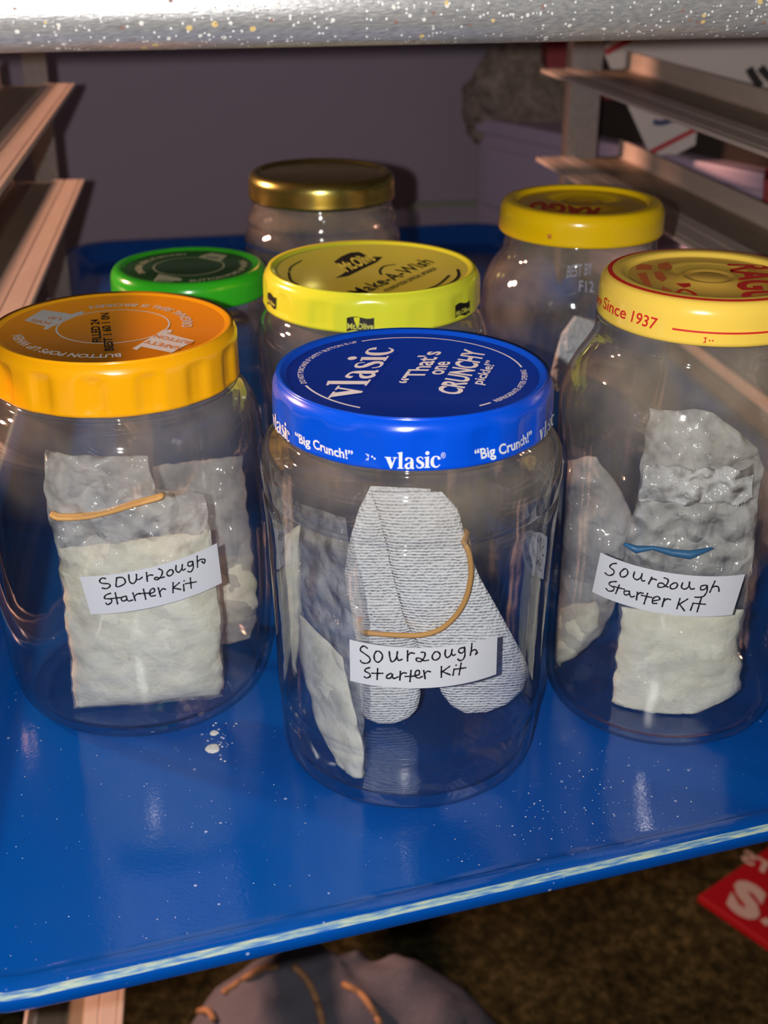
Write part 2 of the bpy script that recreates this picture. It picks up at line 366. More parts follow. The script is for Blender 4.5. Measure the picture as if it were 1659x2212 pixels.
# ------------------------------------------------------------------ jars
class Jar:
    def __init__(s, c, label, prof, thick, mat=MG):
        s.c = np.array([c[0], c[1], 0.]); s.e = thing('glass_jar', label, 'jar', s.c, 'lidded glass jars on the blue tray')
        out = smoothprof(prof, 1.6)
        s.prof = np.array(out)
        inn = []
        for r, z in reversed([tuple(p) for p in out]):
            if z < 4.5: continue
            inn.append((max(r - thick, .5), z))
        zc = 4.5
        full = [(0.01, .9), (prof[0][0] * .8, .9)] + [tuple(p) for p in out] + inn + [(max(inn[-1][0] - 3, 1), zc - .6), (inn[-1][0] * .6, zc - .2), (0.01, zc + .3)]
        V, F = lathe(full, 112)
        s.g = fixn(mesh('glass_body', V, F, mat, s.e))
    def rad(s, z):
        p = s.prof; o = np.argsort(p[:, 1]); return float(np.interp(z, p[o, 1], p[o, 0]))
    def lid(s, R, zt, lh, mat, pmat, crest=2.8, rec=1.8, crimp=0, rings=(), camp=.7, off=(0, 0), cphase=0., label=None):
        s.R, s.zt, s.lh = R, zt, lh; zb = zt - lh
        s.crimp, s.camp, s.cph = crimp, camp, cphase
        s.lc = np.array([s.c[0] + off[0], s.c[1] + off[1], 0])
        s.zp = zt - rec; s.pr = R - crest - 3.9
        side = [(R - 2.2, zb + 1.0), (R - 1.6, zb + .1), (R - .6, zb - .1), (R, zb + .9), (R - .1, zb + 2.2), (R - .25, zt - 5.0), (R - .5, zt - 3.2), (R - 1.3, zt - 1.5), (R - 2.4, zt - .35), (R - crest - .6, zt)]
        pan = [(R - crest - 2.0, zt - .3), (R - crest - 3.0, zt - rec + .25), (R - crest - 3.6, zt - rec)]
        prof = smoothprof(side, .7) + smoothprof(pan, .4)
        nside = len(prof) - 1
        for r, dz in rings: prof.append((r, zt - rec + dz))
        prof.append((.01, zt - rec + (rings[-1][1] if rings else 0)))
        prof = [tuple(p) for p in prof]
        n = 180
        V, F = lathe(prof, n, s.rf)
        if off != (0, 0): V = [(x + off[0], y + off[1], z) for x, y, z in V]
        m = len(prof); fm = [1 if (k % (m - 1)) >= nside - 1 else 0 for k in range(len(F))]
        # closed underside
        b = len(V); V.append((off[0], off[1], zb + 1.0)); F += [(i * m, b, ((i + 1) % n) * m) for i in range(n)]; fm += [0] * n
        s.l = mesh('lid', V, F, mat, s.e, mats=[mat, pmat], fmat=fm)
        if label: s.l['label'] = label
        return s
    def rf(s, a, z, r):
        if not s.crimp or r < s.R - 2.8: return 0
        h = max(0, 1 - abs((z - (s.zt - s.lh * .62)) / (s.lh * .42)) ** 4)
        q = (a / (2 * PI) * s.crimp + s.cph) % 1.0
        g = 1 / (1 + math.exp((abs(q - .5) - .2) * 40))
        return -s.camp * g * h
    def cl(s, P):                            # keep print on the flat panel
        d = P[:2] - s.lc[:2]; l = np.linalg.norm(d)
        return P if l <= s.pr else np.array([*(s.lc[:2] + d * s.pr / l), P[2]])
    def loc(s, P): return [(p[0] - s.c[0], p[1] - s.c[1], p[2]) for p in P]
    def add(s, name, P, F, mat): return mesh(name, s.loc(P), F, mat, s.l, smooth=False)
    def flat(s, T, p0, p1, p2, mat, name='lettering', dz=.18):
        z = s.zp + dz; O, A, B = (atz(q, z) for q in (p0, p1, p2)); V, F = T
        return s.add(name, [s.cl(O + (A - O) * v[0] + (B - O) * v[1] + np.array([0, 0, .03 * (v[2] if len(v) > 2 else 0)])) for v in V], F, mat)
    def poly(s, pts, mat, name='printed_shape', dz=.1):
        P = [s.cl(atz(q, s.zp + dz)) for q in pts]; return s.add(name, P, [tuple(range(len(P)))], mat)
    def stroke(s, pts, wd, mat, name='printed_line', dz=.14):
        P = smoothprof([s.cl(atz(q, s.zp + dz)) for q in pts], .5); V, F = [], []
        for i, p in enumerate(P):
            t = P[min(i + 1, len(P) - 1)] - P[max(i - 1, 0)]; t /= np.linalg.norm(t) + 1e-9; nn = np.array([-t[1], t[0], 0]) * wd / 2; V += [p + nn, p - nn]
        F = [(2 * i, 2 * i + 1, 2 * i + 3, 2 * i + 2) for i in range(len(P) - 1)]
        return s.add(name, V, F, mat)
    def pol(s, q, z=None):                  # radius and angle on the lid of a photo point
        P = atz(q, s.zp if z is None else z) - s.lc; return math.hypot(P[0], P[1]), math.degrees(math.atan2(P[1], P[0]))
    def ring(s, r0, r1, a0=0, a1=360, mat=INK_W, dz=.12, name='printed_ring', zf=None):
        n = max(8, int(abs(a1 - a0) / 4)); V, F = [], []
        for i in range(n + 1):
            a = math.radians(a0 + (a1 - a0) * i / n)
            for r in (r0, r1): V.append((s.lc[0] + r * math.cos(a), s.lc[1] + r * math.sin(a), (zf(r) if zf else s.zp + dz)))
        F = [(2 * i, 2 * i + 1, 2 * i + 3, 2 * i + 2) for i in range(n)]
        return s.add(name, V, F, mat)
    def arc(s, T, r, hh, a0, a1, mat, name='lettering', dz=.15, inward=False):
        V, F = T; P = []
        for x, y in V:
            a = math.radians(a0 + (a1 - a0) * x); rr = r + (-hh * y if inward else hh * y)
            P.append((s.lc[0] + rr * math.cos(a), s.lc[1] + rr * math.sin(a), s.zp + dz))
        return s.add(name, P, F, mat)
    def side_pt(s, a, z, d=.14):
        r = s.R - .12 + s.rf(a, z, s.R) + d; return (s.lc[0] + r * math.cos(a), s.lc[1] + r * math.sin(a), z)
    def side(s, T, p0, p1, p2, mat, name='lettering', d=.24):
        (a0, z0), (a1, z1), (a2, z2) = (atcyl(q, s.lc, s.R) for q in (p0, p1, p2)); V, F = T
        return s.add(name, [s.side_pt(a0 + (a1 - a0) * x + (a2 - a0) * y, z0 + (z1 - z0) * x + (z2 - z0) * y, d + .02 * (k[0] if k else 0)) for x, y, *k in V], F, mat)
    def sidepoly(s, pts, mat, name='printed_shape', d=.12):
        P = [s.side_pt(*atcyl(q, s.lc, s.R), d) for q in pts]; return s.add(name, P, [tuple(range(len(P)))], mat)
    def paper(s, corners, strokes, zf, wd=.52):
        az = [atcyl(zf(*q), s.c, 43.) for q in corners]
        zm = sum(a[1] for a in az) / 4; zs = [a[1] for a in az]
        R = max(s.rad(z) for z in np.linspace(min(zs) - 2, max(zs) + 2, 20)) + .3
        az = [atcyl(zf(*q), s.c, R) for q in corners]
        nu, nv = 28, 4; V, F = [], []
        for k, d in ((0, .0), (1, .16)):
            for j in range(nv + 1):
                for i in range(nu + 1):
                    u, v = i / nu, j / nv
                    t = [(1 - v) * ((1 - u) * az[0][q] + u * az[1][q]) + v * ((1 - u) * az[3][q] + u * az[2][q]) for q in (0, 1)]
                    V.append(((R + d) * math.cos(t[0]), (R + d) * math.sin(t[0]), t[1]))
        M = (nu + 1) * (nv + 1); id_ = lambda k, j, i: k * M + j * (nu + 1) + i
        for j in range(nv):
            for i in range(nu):
                F.append((id_(1, j, i), id_(1, j + 1, i), id_(1, j + 1, i + 1), id_(1, j, i + 1))); F.append((id_(0, j, i), id_(0, j, i + 1), id_(0, j + 1, i + 1), id_(0, j + 1, i)))
        for i in range(nu): F += [(id_(0, 0, i), id_(1, 0, i), id_(1, 0, i + 1), id_(0, 0, i + 1)), (id_(0, nv, i + 1), id_(1, nv, i + 1), id_(1, nv, i), id_(0, nv, i))]
        for j in range(nv): F += [(id_(0, j + 1, 0), id_(1, j + 1, 0), id_(1, j, 0), id_(0, j, 0)), (id_(0, j, nu), id_(1, j, nu), id_(1, j + 1, nu), id_(0, j + 1, nu))]
        pl = mesh('paper_label', V, F, PAPER, s.e, smooth=False)
        parts = []; Ri = R + .3
        for st in strokes:
            Q = []
            for q in st:
                a, z = atcyl(zf(*q), s.c, R); Q.append((a * R, z))
            if len(Q) > 1: Q = smoothprof(Q, .22)
            V, F = [], []
            if len(Q) > 1:
                for i, p in enumerate(Q):
                    t = np.array(Q[min(i + 1, len(Q) - 1)]) - np.array(Q[max(i - 1, 0)]); t /= np.linalg.norm(t) + 1e-9
                    ww = wd * (.95 + .12 * math.sin(i * .7 + len(st))); nn = np.array([-t[1], t[0]]) * ww / 2; V += [np.array(p) + nn, np.array(p) - nn]
                F = [(2 * i, 2 * i + 1, 2 * i + 3, 2 * i + 2) for i in range(len(Q) - 1)]
            for p in (Q[0], Q[-1]):
                b = len(V); V += [np.array(p) + wd * .56 * np.array([math.cos(k * PI / 4), math.sin(k * PI / 4)]) for k in range(8)]; F.append(tuple(b + k for k in range(8)))
            parts.append(([(Ri * math.cos(v[0] / R), Ri * math.sin(v[0] / R), v[1]) for v in V], F))
        V, F = join(*parts); mesh('handwriting', V, F, PEN, pl, smooth=False)

# ------------------------------------------------------------------ room setting
FLOOR_Z = -430
V, F = box(-1500, 1600, -700, 1400, FLOOR_Z - 20, FLOOR_Z); tag(mesh('floor', V, F, MC, smooth=False), kind='structure')
wd_ = np.array([math.cos(math.radians(12)), math.sin(math.radians(12))]); wn_ = np.array([-wd_[1], wd_[0]])
def wallbox(a, b, off, th, z0, z1):
    P0 = np.array([0, 1150.]) + wn_ * off; q = [P0 + wd_ * a, P0 + wd_ * b, P0 + wd_ * b + wn_ * th, P0 + wd_ * a + wn_ * th]
    return prism([(*p, z0) for p in q], (0, 0, 1), z1 - z0)
V, F = wallbox(-1100, 900, 0, 30, FLOOR_Z, 900); tag(fixn(mesh('wall_back', V, F, MWALL, smooth=False)), kind='structure')
V, F = wallbox(20, 420, -4, 4, 6, 11); tag(fixn(mesh('trim_1', V, F, plain('grey_green_trim', (150, 146, 132), .7), smooth=False)), kind='structure')

# ------------------------------------------------------------------ rack
rack = thing('pan_rack', 'open metal pan rack with copper toned angle rails holding the blue tray', 'rack', (-20, 550, FLOOR_Z))
RO = np.array([-20, 550, FLOOR_Z])
def railmesh(p0, p1, out, wid, z, lip=14):       # inner edge p0->p1, flange running outwards; slots for bright strip and trough with shade in its colour
    p0, p1 = np.array(p0, float), np.array(p1, float); t = (p1 - p0) / np.linalg.norm(p1 - p0); o = np.array([t[1], -t[0]]); o = o if o @ np.array([out, 0]) > 0 else -o
    s = wid / 46
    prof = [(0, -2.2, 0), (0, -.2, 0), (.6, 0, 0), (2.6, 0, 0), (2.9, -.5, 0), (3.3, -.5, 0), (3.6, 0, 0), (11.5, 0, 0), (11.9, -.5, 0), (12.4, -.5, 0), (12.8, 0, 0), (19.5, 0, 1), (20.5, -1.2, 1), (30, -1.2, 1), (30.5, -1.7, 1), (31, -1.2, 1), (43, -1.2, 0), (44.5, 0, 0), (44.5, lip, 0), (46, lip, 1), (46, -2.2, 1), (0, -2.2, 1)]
    V, F, fm = [], [], []
    ks = (0, 1)
    for e in (p0, p1):
        for d, zz, _ in prof[:-1]: V.append((*(e + o * d * s), z + zz))
    m = len(prof) - 1
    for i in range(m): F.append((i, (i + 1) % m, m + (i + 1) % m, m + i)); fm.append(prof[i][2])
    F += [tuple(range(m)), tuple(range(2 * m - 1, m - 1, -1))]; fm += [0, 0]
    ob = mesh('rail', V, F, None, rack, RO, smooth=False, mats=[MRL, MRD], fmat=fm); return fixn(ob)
Lx = lambda Y: -148.0 - .129 * (Y - 490.6)
Rx = lambda Y: 104 + (899 - Y) * .212
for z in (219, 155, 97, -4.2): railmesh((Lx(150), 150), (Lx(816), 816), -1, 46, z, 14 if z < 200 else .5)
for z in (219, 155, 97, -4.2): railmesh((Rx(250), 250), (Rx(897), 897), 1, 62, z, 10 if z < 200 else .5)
ql = atz((272, 2190), -252); qd = np.array([-.134, 1.0])
railmesh(ql[:2] - qd * 300, ql[:2] + qd * 390, -1, 46, -252)
def post(x0, x1, y0, y1, z0=FLOOR_Z, z1=420):
    a = join(box(x0, x1, y0, y0 + 3, z0, z1), box(x0, x0 + 3, y0 + 3, y1, z0, z1))
    return mesh('post', a[0], a[1], MPOST, rack, RO, smooth=False)
pl_ = aty((63, 270), 824); pr_ = aty((107, 270), 824); post(pl_[0], pr_[0] + 2, 818, 850)
pl_ = aty((1224, 230), 902); pr_ = aty((1288, 230), 902); post(pl_[0], pr_[0], 899, 930)
post(-172, -150, 120, 148); post(305, 328, 222, 248)

# ------------------------------------------------------------------ sheet pan overhead
yaw = math.radians(12.8); pu = np.array([math.cos(yaw), math.sin(yaw)]); pv = np.array([-pu[1], pu[0]])
pc = np.array([0.4, 343.0]); ZB = 221.6
pan_e = None
def panpt(a, b, z): p = pc + pu * a + pv * b; return (p[0], p[1], z)
def rrect(x0, x1, y0, y1, r, n=8):
    out = []
    for cx, cy, a0 in ((x1 - r, y0 + r, -90), (x1 - r, y1 - r, 0), (x0 + r, y1 - r, 90), (x0 + r, y0 + r, 180)):
        for k in range(n + 1): a = math.radians(a0 + 90 * k / n); out.append((cx + r * math.cos(a), cy + r * math.sin(a)))
    return out
def shell(loops):
    V, F = [], []; n = len(loops[0])
    for L in loops: V += L
    for k in range(len(loops) - 1):
        for i in range(n): j = (i + 1) % n; F.append((k * n + i, k * n + j, (k + 1) * n + j, (k + 1) * n + i))
    F.append(tuple(range(n))[::-1]); F.append(tuple((len(loops) - 1) * n + i for i in range(n)))
    return V, F
PX0, PX1, PY1 = -160, 232, 505
outp = [(11, 0), (6.5, .9), (3, 3), (.9, 6.4), (.1, 9.5), (.2, 12), (.9, 17), (1.7, 22), (-1, 24), (-3.2, 25), (-4, 26.5), (-3, 28), (-1, 28.2), (1.5, 26.5), (3.4, 24), (2.6, 11), (3.5, 4.8), (9, 1.9), (12, 1.6)]
loops = [[panpt(x, y, ZB + z) for x, y in rrect(PX0 + d, PX1 - d, 0 + d, PY1 - d, max(22 - d, 5))] for d, z in outp]
V, F = shell(loops)
sp = mesh('sheet_pan', V, F, MPAN, origin=(pc[0], pc[1], ZB)); fixn(sp)
tag(sp, 'speckled dull aluminium sheet pan on the rack slot above the jars', 'pan')

# ------------------------------------------------------------------ blue tray
TC = [np.array(p, float) for p in ((-132, 215), (240, 333), (108, 1075), (-252, 994))]
def inset(d, r, n=10):
    m = len(TC); lines = []
    for i in range(m):
        a, b = TC[i], TC[(i + 1) % m]; t = (b - a) / np.linalg.norm(b - a); nn = np.array([-t[1], t[0]]); lines.append((a + nn * d, t))
    def X(l1, l2):
        A = np.array([l1[1], -l2[1]]).T; s = np.linalg.solve(A, l2[0] - l1[0]); return l1[0] + l1[1] * s[0]
    cs = [X(lines[i - 1], lines[i]) for i in range(m)]; out = []
    for i in range(m):
        c = cs[i]; t0 = -lines[i - 1][1]; t1 = lines[i][1]
        h = math.acos(np.clip(t0 @ t1, -1, 1)) / 2; L = r / math.tan(h); bis = (t0 + t1) / np.linalg.norm(t0 + t1); cc = c + bis * r / math.sin(h)
        a0 = c + t0 * L - cc; a1 = c + t1 * L - cc; A0 = math.atan2(a0[1], a0[0]); A1 = math.atan2(a1[1], a1[0])
        while A1 < A0: A1 += 2 * PI
        for k in range(n + 1): a = A0 + (A1 - A0) * k / n; out.append(tuple(cc + r * np.array([math.cos(a), math.sin(a)])))
    return out
tprof = [(30, -3), (20, -3), (13, 4), (9.5, 9), (4, 8.5), (.6, 8.3), (0, 9), (0, 11.6), (.35, 12.5), (1.3, 13.2), (2.2, 13.5), (7.4, 13.2), (8.6, 12.6), (16, 3.2), (19, .9), (24, 0), (45, 0)]
loops = [[(x, y, z) for x, y in inset(d, max(42 - d, 8))] for d, z in tprof]
V, F = shell(loops); n_ = len(loops[0])
fm = [1 if (k // n_) in (8, 9) else 0 for k in range(len(F) - 2)] + [0, 0]
tray = mesh('serving_tray', V, F, None, origin=(0, 600, 0), mats=[MT, MW], fmat=fm)
for p in tray.data.polygons[-2:]: p.use_smooth = False
tag(tray, 'blue fibreglass serving tray with a worn pale front edge under the jars', 'tray')

# ------------------------------------------------------------------ the seven jars
ZV = Z(560, 690, 2.5136)
A = Jar((8.3, 356.3), 'front glass jar with a blue white-lettered lid and paper label', [(37, .2), (39.5, 1.0), (41.3, 4), (42.0, 9), (42.4, 17), (41.7, 20), (42.9, 23.5), (43.2, 40), (43.9, 60), (44.7, 80), (45.4, 91), (45.2, 93.2), (44.1, 94.4), (45.3, 95.6), (45.6, 98), (46.0, 103), (45.0, 109), (42.6, 112), (40.0, 113.6), (39.6, 114.6), (40.6, 115.6), (40.4, 116.4), (39.2, 117.4), (39.0, 119)], 2.6)
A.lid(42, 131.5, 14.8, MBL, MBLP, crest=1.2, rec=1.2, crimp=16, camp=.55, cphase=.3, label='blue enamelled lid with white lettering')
A.flat(logo2d(), ZV(530, 425), ZV(735, 160), ZV(372, 425), INK_W)
A.flat(text2d("\u201cThat's", .02), ZV(862, 345), ZV(985, 172), ZV(752, 345), INK_W)
A.flat(text2d('one', .02), ZV(990, 298), ZV(1034, 228), ZV(898, 296), INK_W)
A.flat(text2d('CRUNCHY', .03), ZV(1082, 410), ZV(1224, 172), ZV(962, 392), INK_W)
A.flat(text2d('pickle!\u201d', .02), ZV(1203, 352), ZV(1284, 226), ZV(1148, 343), INK_W)
ra, aa = A.pol(ZV(255, 372)); rb, ab = A.pol(ZV(490, 135)); rc, ac = A.pol(ZV(1385, 275)); rd, ad = A.pol(ZV(1410, 285)); re_, ae = A.pol(ZV(1300, 455)); rg, ag = A.pol(ZV(1288, 465)); rh, ah = A.pol(ZV(1235, 490)); ri, ai = A.pol(ZV(520, 525))
R0 = 33.0
A.ring(R0 - .32, R0 + .32, 118, 8); A.ring(R0 - .32, R0 + .32, -50, -57); A.ring(R0 - .32, R0 + .32, 201, 243)
A.arc(text2d('DO NOT PURCHASE IF SAFETY BUTTON IS UP', .01), R0 - .8, 1.7, 198, 121, INK_W)
A.arc(text2d('REFRIGERATE AFTER OPENING', .01), R0 + .8, 1.7, -47, 4, INK_W, inward=True)
A.side(text2d('\u201cBig Crunch!\u201d', .025, .15), ZV(200, 662), ZV(517, 765), ZV(192, 612), INK_W)
A.side(logo2d(), ZV(684, 806), ZV(980, 800), ZV(684, 745), INK_W)
A.side(text2d('\u201cBig Crunch!\u201d', .025, .15), ZV(1182, 762), ZV(1490, 648), ZV(1166, 710), INK_W)
A.side(text2d('®', 0), ZV(985, 752), ZV(1010, 750), ZV(985, 722), INK_W)
(t0, z0), (t1, z1) = atcyl(ZV(684, 806), A.lc, 42), atcyl(ZV(980, 800), A.lc, 42)
(t2, _), (t3, _) = atcyl(ZV(200, 662), A.lc, 42), atcyl(ZV(517, 765), A.lc, 42)
zx = atcyl(ZV(684, 745), A.lc, 42)[1]
for dt in (t2 - t3 - .12, ):
    a1 = t2 - .075; a0 = a1 - (t1 - t0); Vv, Ff = logo2d(); A.add('lettering', [A.side_pt(a0 + (a1 - a0) * x, z0 + (zx - z0) * y, .14 + .02 * k) for x, y, k in Vv], Ff, INK_W)
    b0 = atcyl(ZV(1490, 648), A.lc, 42)[0] + .075; A.add('lettering', [A.side_pt(b0 + (t1 - t0) * x, z0 + (zx - z0) * y, .14 + .02 * k) for x, y, k in Vv], Ff, INK_W)
for px, py, r in ((608, 750, 6), (622, 760, 6), (610, 770, 0)):
    if r: A.sidepoly([ZV(px + r * math.cos(k), py + r * math.sin(k)) for k in np.linspace(0, 6.28, 9)[:-1]], INK_W)
for k in range(4): A.sidepoly([ZV(570 + 6 * k, 732 + 2 * k), ZV(573 + 6 * k, 732 + 2 * k), ZV(590, 752), ZV(588, 752)], INK_W)
for k in range(3): A.sidepoly([ZV(570 + 7 * k, 768 + 1 * k), ZV(574 + 7 * k, 768 + k), ZV(590, 754), ZV(588, 754)], INK_W)
A.paper([(78, 100), (1545, 52), (1535, 435), (88, 508)], [
    [(255, 180), (225, 160), (195, 175), (190, 205), (230, 235), (275, 270), (285, 305), (255, 330), (205, 325), (190, 305)],
    [(345, 212), (325, 250), (332, 300), (365, 320), (400, 290), (405, 245), (375, 212), (345, 212)],
    [(475, 215), (480, 270), (500, 315), (540, 285), (555, 215)], [(550, 262), (565, 300), (600, 290)],
    [(655, 205), (655, 305)], [(655, 255), (685, 225), (720, 230)],
    [(792, 218), (825, 222), (822, 265), (785, 310), (745, 302), (745, 277), (780, 280), (820, 302), (860, 296)],
    [(925, 215), (900, 250), (905, 285), (935, 295), (970, 270), (975, 235), (950, 212), (925, 215)],
    [(1030, 195), (1025, 240), (1045, 270), (1080, 245), (1095, 190)], [(1090, 230), (1105, 250), (1125, 240)],
    [(1210, 170), (1170, 180), (1160, 210), (1190, 225), (1220, 195), (1215, 165)], [(1215, 170), (1222, 240), (1205, 285), (1175, 300), (1152, 285)],
    [(1290, 130), (1285, 190), (1275, 245)], [(1280, 212), (1315, 190), (1340, 207), (1325, 240), (1345, 222)],
    [(280, 375), (245, 385), (235, 410), (275, 430), (287, 460), (250, 478), (230, 465)], [(360, 385), (355, 490)], [(305, 430), (410, 430)],
    [(490, 430), (455, 450), (450, 478), (488, 475), (508, 440)], [(503, 440), (517, 480), (560, 465)], [(585, 410), (580, 495)], [(582, 452), (610, 425), (642, 427)],
    [(690, 400), (680, 510)], [(635, 460), (730, 455)], [(735, 448), (770, 440), (770, 402), (740, 405), (730, 450), (760, 475), (800, 460)],
    [(815, 400), (830, 480)], [(825, 432), (850, 407), (880, 412)], [(990, 360), (990, 465)], [(1070, 358), (1000, 410)], [(1000, 410), (1075, 440)],
    [(1115, 385), (1105, 445)], [(1135, 345)], [(1185, 325), (1165, 440)], [(1130, 385), (1230, 370)]], Z(740, 1360, 4.608))

ZO = Z(0, 630, 3.19)
B = Jar((-87.5, 395.2), 'large glass jar with an orange lid and tilted paper label on left', [(38, .2), (41.5, 1.2), (44, 4.5), (45.6, 10), (46.6, 18), (47.4, 30), (47.7, 45), (47.6, 70), (47.2, 86), (46.4, 96), (44.8, 105), (42.0, 110.2), (38.8, 112.4), (38.2, 113.4), (39.4, 114.4), (39.2, 115.2), (37.8, 116.2), (37.6, 119)], 2.6)
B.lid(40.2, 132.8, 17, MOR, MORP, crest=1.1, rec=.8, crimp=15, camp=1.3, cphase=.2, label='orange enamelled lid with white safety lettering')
rr = [B.pol(ZO(*q))[0] for q in ((367, 300), (1087, 250), (720, 395), (800, 148))]; R0 = sum(rr) / 4
B.ring(R0 - .3, R0 + .3, mat=INK_G)
B.poly([ZO(*q) for q in ((905, 402), (1120, 270), (1182, 272), (1172, 292), (1138, 294), (1335, 345), (1195, 437), (968, 388), (938, 412))], INK_G)
B.flat(text2d('SAFETY', .01), ZO(1245, 388), ZO(1000, 340), ZO(1222, 409), INK_O, dz=.25)
B.flat(text2d('BUTTON', .01), ZO(1325, 352), ZO(1068, 302), ZO(1302, 371), INK_O, dz=.25)
B.poly([ZO(*q) for q in ((290, 272), (322, 272), (345, 256), (570, 160), (566, 146), (545, 148), (482, 168), (448, 160), (285, 138), (160, 212), (308, 252))], INK_G)
B.flat(text2d('POPS', .01), ZO(352, 222), ZO(222, 200), ZO(330, 240), INK_O, dz=.25)
B.flat(text2d('UP', .01), ZO(425, 195), ZO(340, 180), ZO(400, 212), INK_O, dz=.25)
r1_, a1_ = B.pol(ZO(830, 455)); r2_, a2_ = B.pol(ZO(165, 310)); rb_ = B.pol(ZO(690, 448))[0]
B.arc(text2d('BUTTON POPS UP WHEN', .02), rb_ - 0.4, 3.2, a1_, a2_ - (360 if a2_ > 0 else 0), INK_G)
r3_, a3_ = B.pol(ZO(1275, 255)); r4_, a4_ = B.pol(ZO(600, 115))
B.arc(text2d('ORIGINAL SEAL IS BROKEN', .02), (r3_ + 1.6), 3.2, a3_, a4_, INK_G, inward=True)
B.flat(text2d('FILLED 24', .03), ZO(692, 358), ZO(672, 200), ZO(632, 362), INK_K, dz=.3)
B.flat(text2d('BEST 1 60 1 0N', .03), ZO(775, 415), ZO(740, 155), ZO(716, 420), INK_K, dz=.3)
B.paper([(65, 435), (1503, 75), (1560, 490), (185, 830)], [
    [(335, 450), (300, 445), (275, 475), (300, 500), (370, 505), (385, 530), (350, 555), (305, 550)], [(455, 440), (450, 530), (500, 525), (545, 490), (520, 440), (455, 440)],
    [(580, 410), (590, 480), (630, 500), (660, 460), (660, 405)], [(660, 450), (685, 460), (720, 435)], [(765, 385), (775, 475)], [(770, 430), (800, 410), (830, 412)],
    [(895, 345), (930, 365), (925, 410), (890, 455), (850, 455), (860, 435), (910, 440), (950, 430)], [(1010, 355), (980, 385), (990, 415), (1020, 415), (1045, 385), (1035, 355), (1010, 355)],
    [(1075, 310), (1075, 360), (1105, 380), (1135, 340), (1140, 300)], [(1138, 340), (1150, 360), (1170, 345)], [(1240, 265), (1205, 275), (1200, 310), (1235, 310), (1250, 270)], [(1248, 265), (1255, 330), (1230, 375), (1200, 370)],
    [(1295, 210), (1300, 325)], [(1298, 270), (1330, 245), (1375, 245), (1370, 285), (1345, 265)],
    [(390, 605), (340, 625), (330, 660), (395, 665), (400, 700), (360, 725), (345, 710)], [(440, 600), (465, 715)], [(400, 660), (490, 650)], [(545, 635), (505, 650), (515, 685), (560, 670), (555, 635)], [(560, 660), (580, 685), (620, 675)],
    [(625, 600), (650, 680)], [(640, 640), (670, 610), (700, 610)], [(735, 560), (760, 665)], [(690, 605), (790, 600)], [(795, 610), (850, 585), (840, 550), (805, 575), (810, 630), (860, 625)], [(890, 545), (915, 635)], [(905, 590), (935, 555), (965, 560)],
    [(1045, 490), (1045, 595)], [(1110, 490), (1045, 545)], [(1045, 545), (1125, 560)], [(1155, 510), (1160, 575)], [(1160, 470)], [(1225, 440), (1235, 545)], [(1175, 500), (1285, 480)]], Z(160, 1160, 4.879))

ZR = Z(1280, 530, 4.377)
C_ = Jar((98.2, 386), 'tall glass jar with a red-ringed warm yellow lid at right', [(33, .2), (36.5, 1.2), (39, 4.5), (40, 10), (40.2, 30), (40.2, 60), (40.4, 85), (41.2, 102), (41.4, 110), (40.2, 117), (37.6, 123), (34.4, 128), (32.2, 132), (31.6, 135), (31.6, 140)], 2.4)
C_.lid(33.7, 152.6, 13.1, MRG, MRGP, crest=5.6, rec=1.5, off=(2.2, 0), rings=((9.6, 0), (8.9, .5), (7.4, .5), (6.6, .1), (5.6, .1), (5.0, .4)), label='warm yellow lid with a red ring and red lettering')
def crown(r):                                  # height of the shoulder ring of this lid
    pts = [(C_.R - .5, C_.zt - 3.2), (C_.R - 1.3, C_.zt - 1.5), (C_.R - 2.4, C_.zt - .35), (C_.R - 4, C_.zt - .1), (C_.R - 7.6, C_.zt)][::-1]
    return float(np.interp(r, [p[0] for p in pts], [p[1] for p in pts])) + .22
C_.ring(C_.R - 4.0, C_.R - 2.6, mat=INK_R, zf=crown)
C_.flat(text2d('RAGÚ', .03), ZR(1275, 155), ZR(1440, 505), ZR(1650, 150), INK_R, dz=.45)
for pts in (((375, 175), (450, 160), (550, 175), (545, 215), (400, 218)), ((605, 160), (700, 140), (745, 190), (690, 215), (610, 210)), ((410, 255), (490, 240), (545, 360), (530, 395), (480, 365)), ((565, 235), (640, 230), (690, 300), (650, 330), (590, 300)), ((600, 430), (650, 370), (740, 410), (720, 440), (640, 445))):
    C_.poly([ZR(*q) for q in pts], INK_RD)
C_.poly([ZR(*q) for q in ((770, 345), (905, 340), (920, 370), (850, 385))], INK_R)
C_.stroke([ZR(*q) for q in ((790, 430), (850, 400), (950, 440), (940, 475), (850, 470))], 1.3, INK_R)
C_.arc(text2d('CONTENTS', 0), 23.6, 1.5, -128, -108, INK_RD, inward=True); C_.arc(text2d('PRESS BEFORE OPENING', 0), 23.6, 1.5, -102, -52, INK_RD, inward=True)
C_.side(text2d('Since', .012, .3), ZR(92, 578), ZR(312, 690), ZR(92, 462), INK_R)
C_.side(text2d('1937', .012, .3), ZR(352, 705), ZR(615, 790), ZR(352, 594), INK_R)
C_.side(text2d('on', .012, .3), ZR(18, 500), ZR(72, 560), ZR(18, 415), INK_R)
(q0, z0), (q1, z1) = atcyl(ZR(745, 772), C_.lc, C_.R), atcyl(ZR(1655, 828), C_.lc, C_.R)
P, F = [], []
for i in range(31):
    a = q0 + (q1 - q0) * 1.25 * i / 30
    P += [C_.side_pt(a, z0 + .3, .35), C_.side_pt(a, z0 - .3, .35)]
C_.add('printed_line', P, [(2 * i, 2 * i + 1, 2 * i + 3, 2 * i + 2) for i in range(30)], INK_R)
for k in range(3): C_.sidepoly([ZR(1040 + 14 * k, 850), ZR(1048 + 14 * k, 850), ZR(1062, 880), ZR(1056, 880)], INK_R); C_.sidepoly([ZR(1030 + 14 * k, 908), ZR(1038 + 14 * k, 908), ZR(1060, 882), ZR(1054, 882)], INK_R)
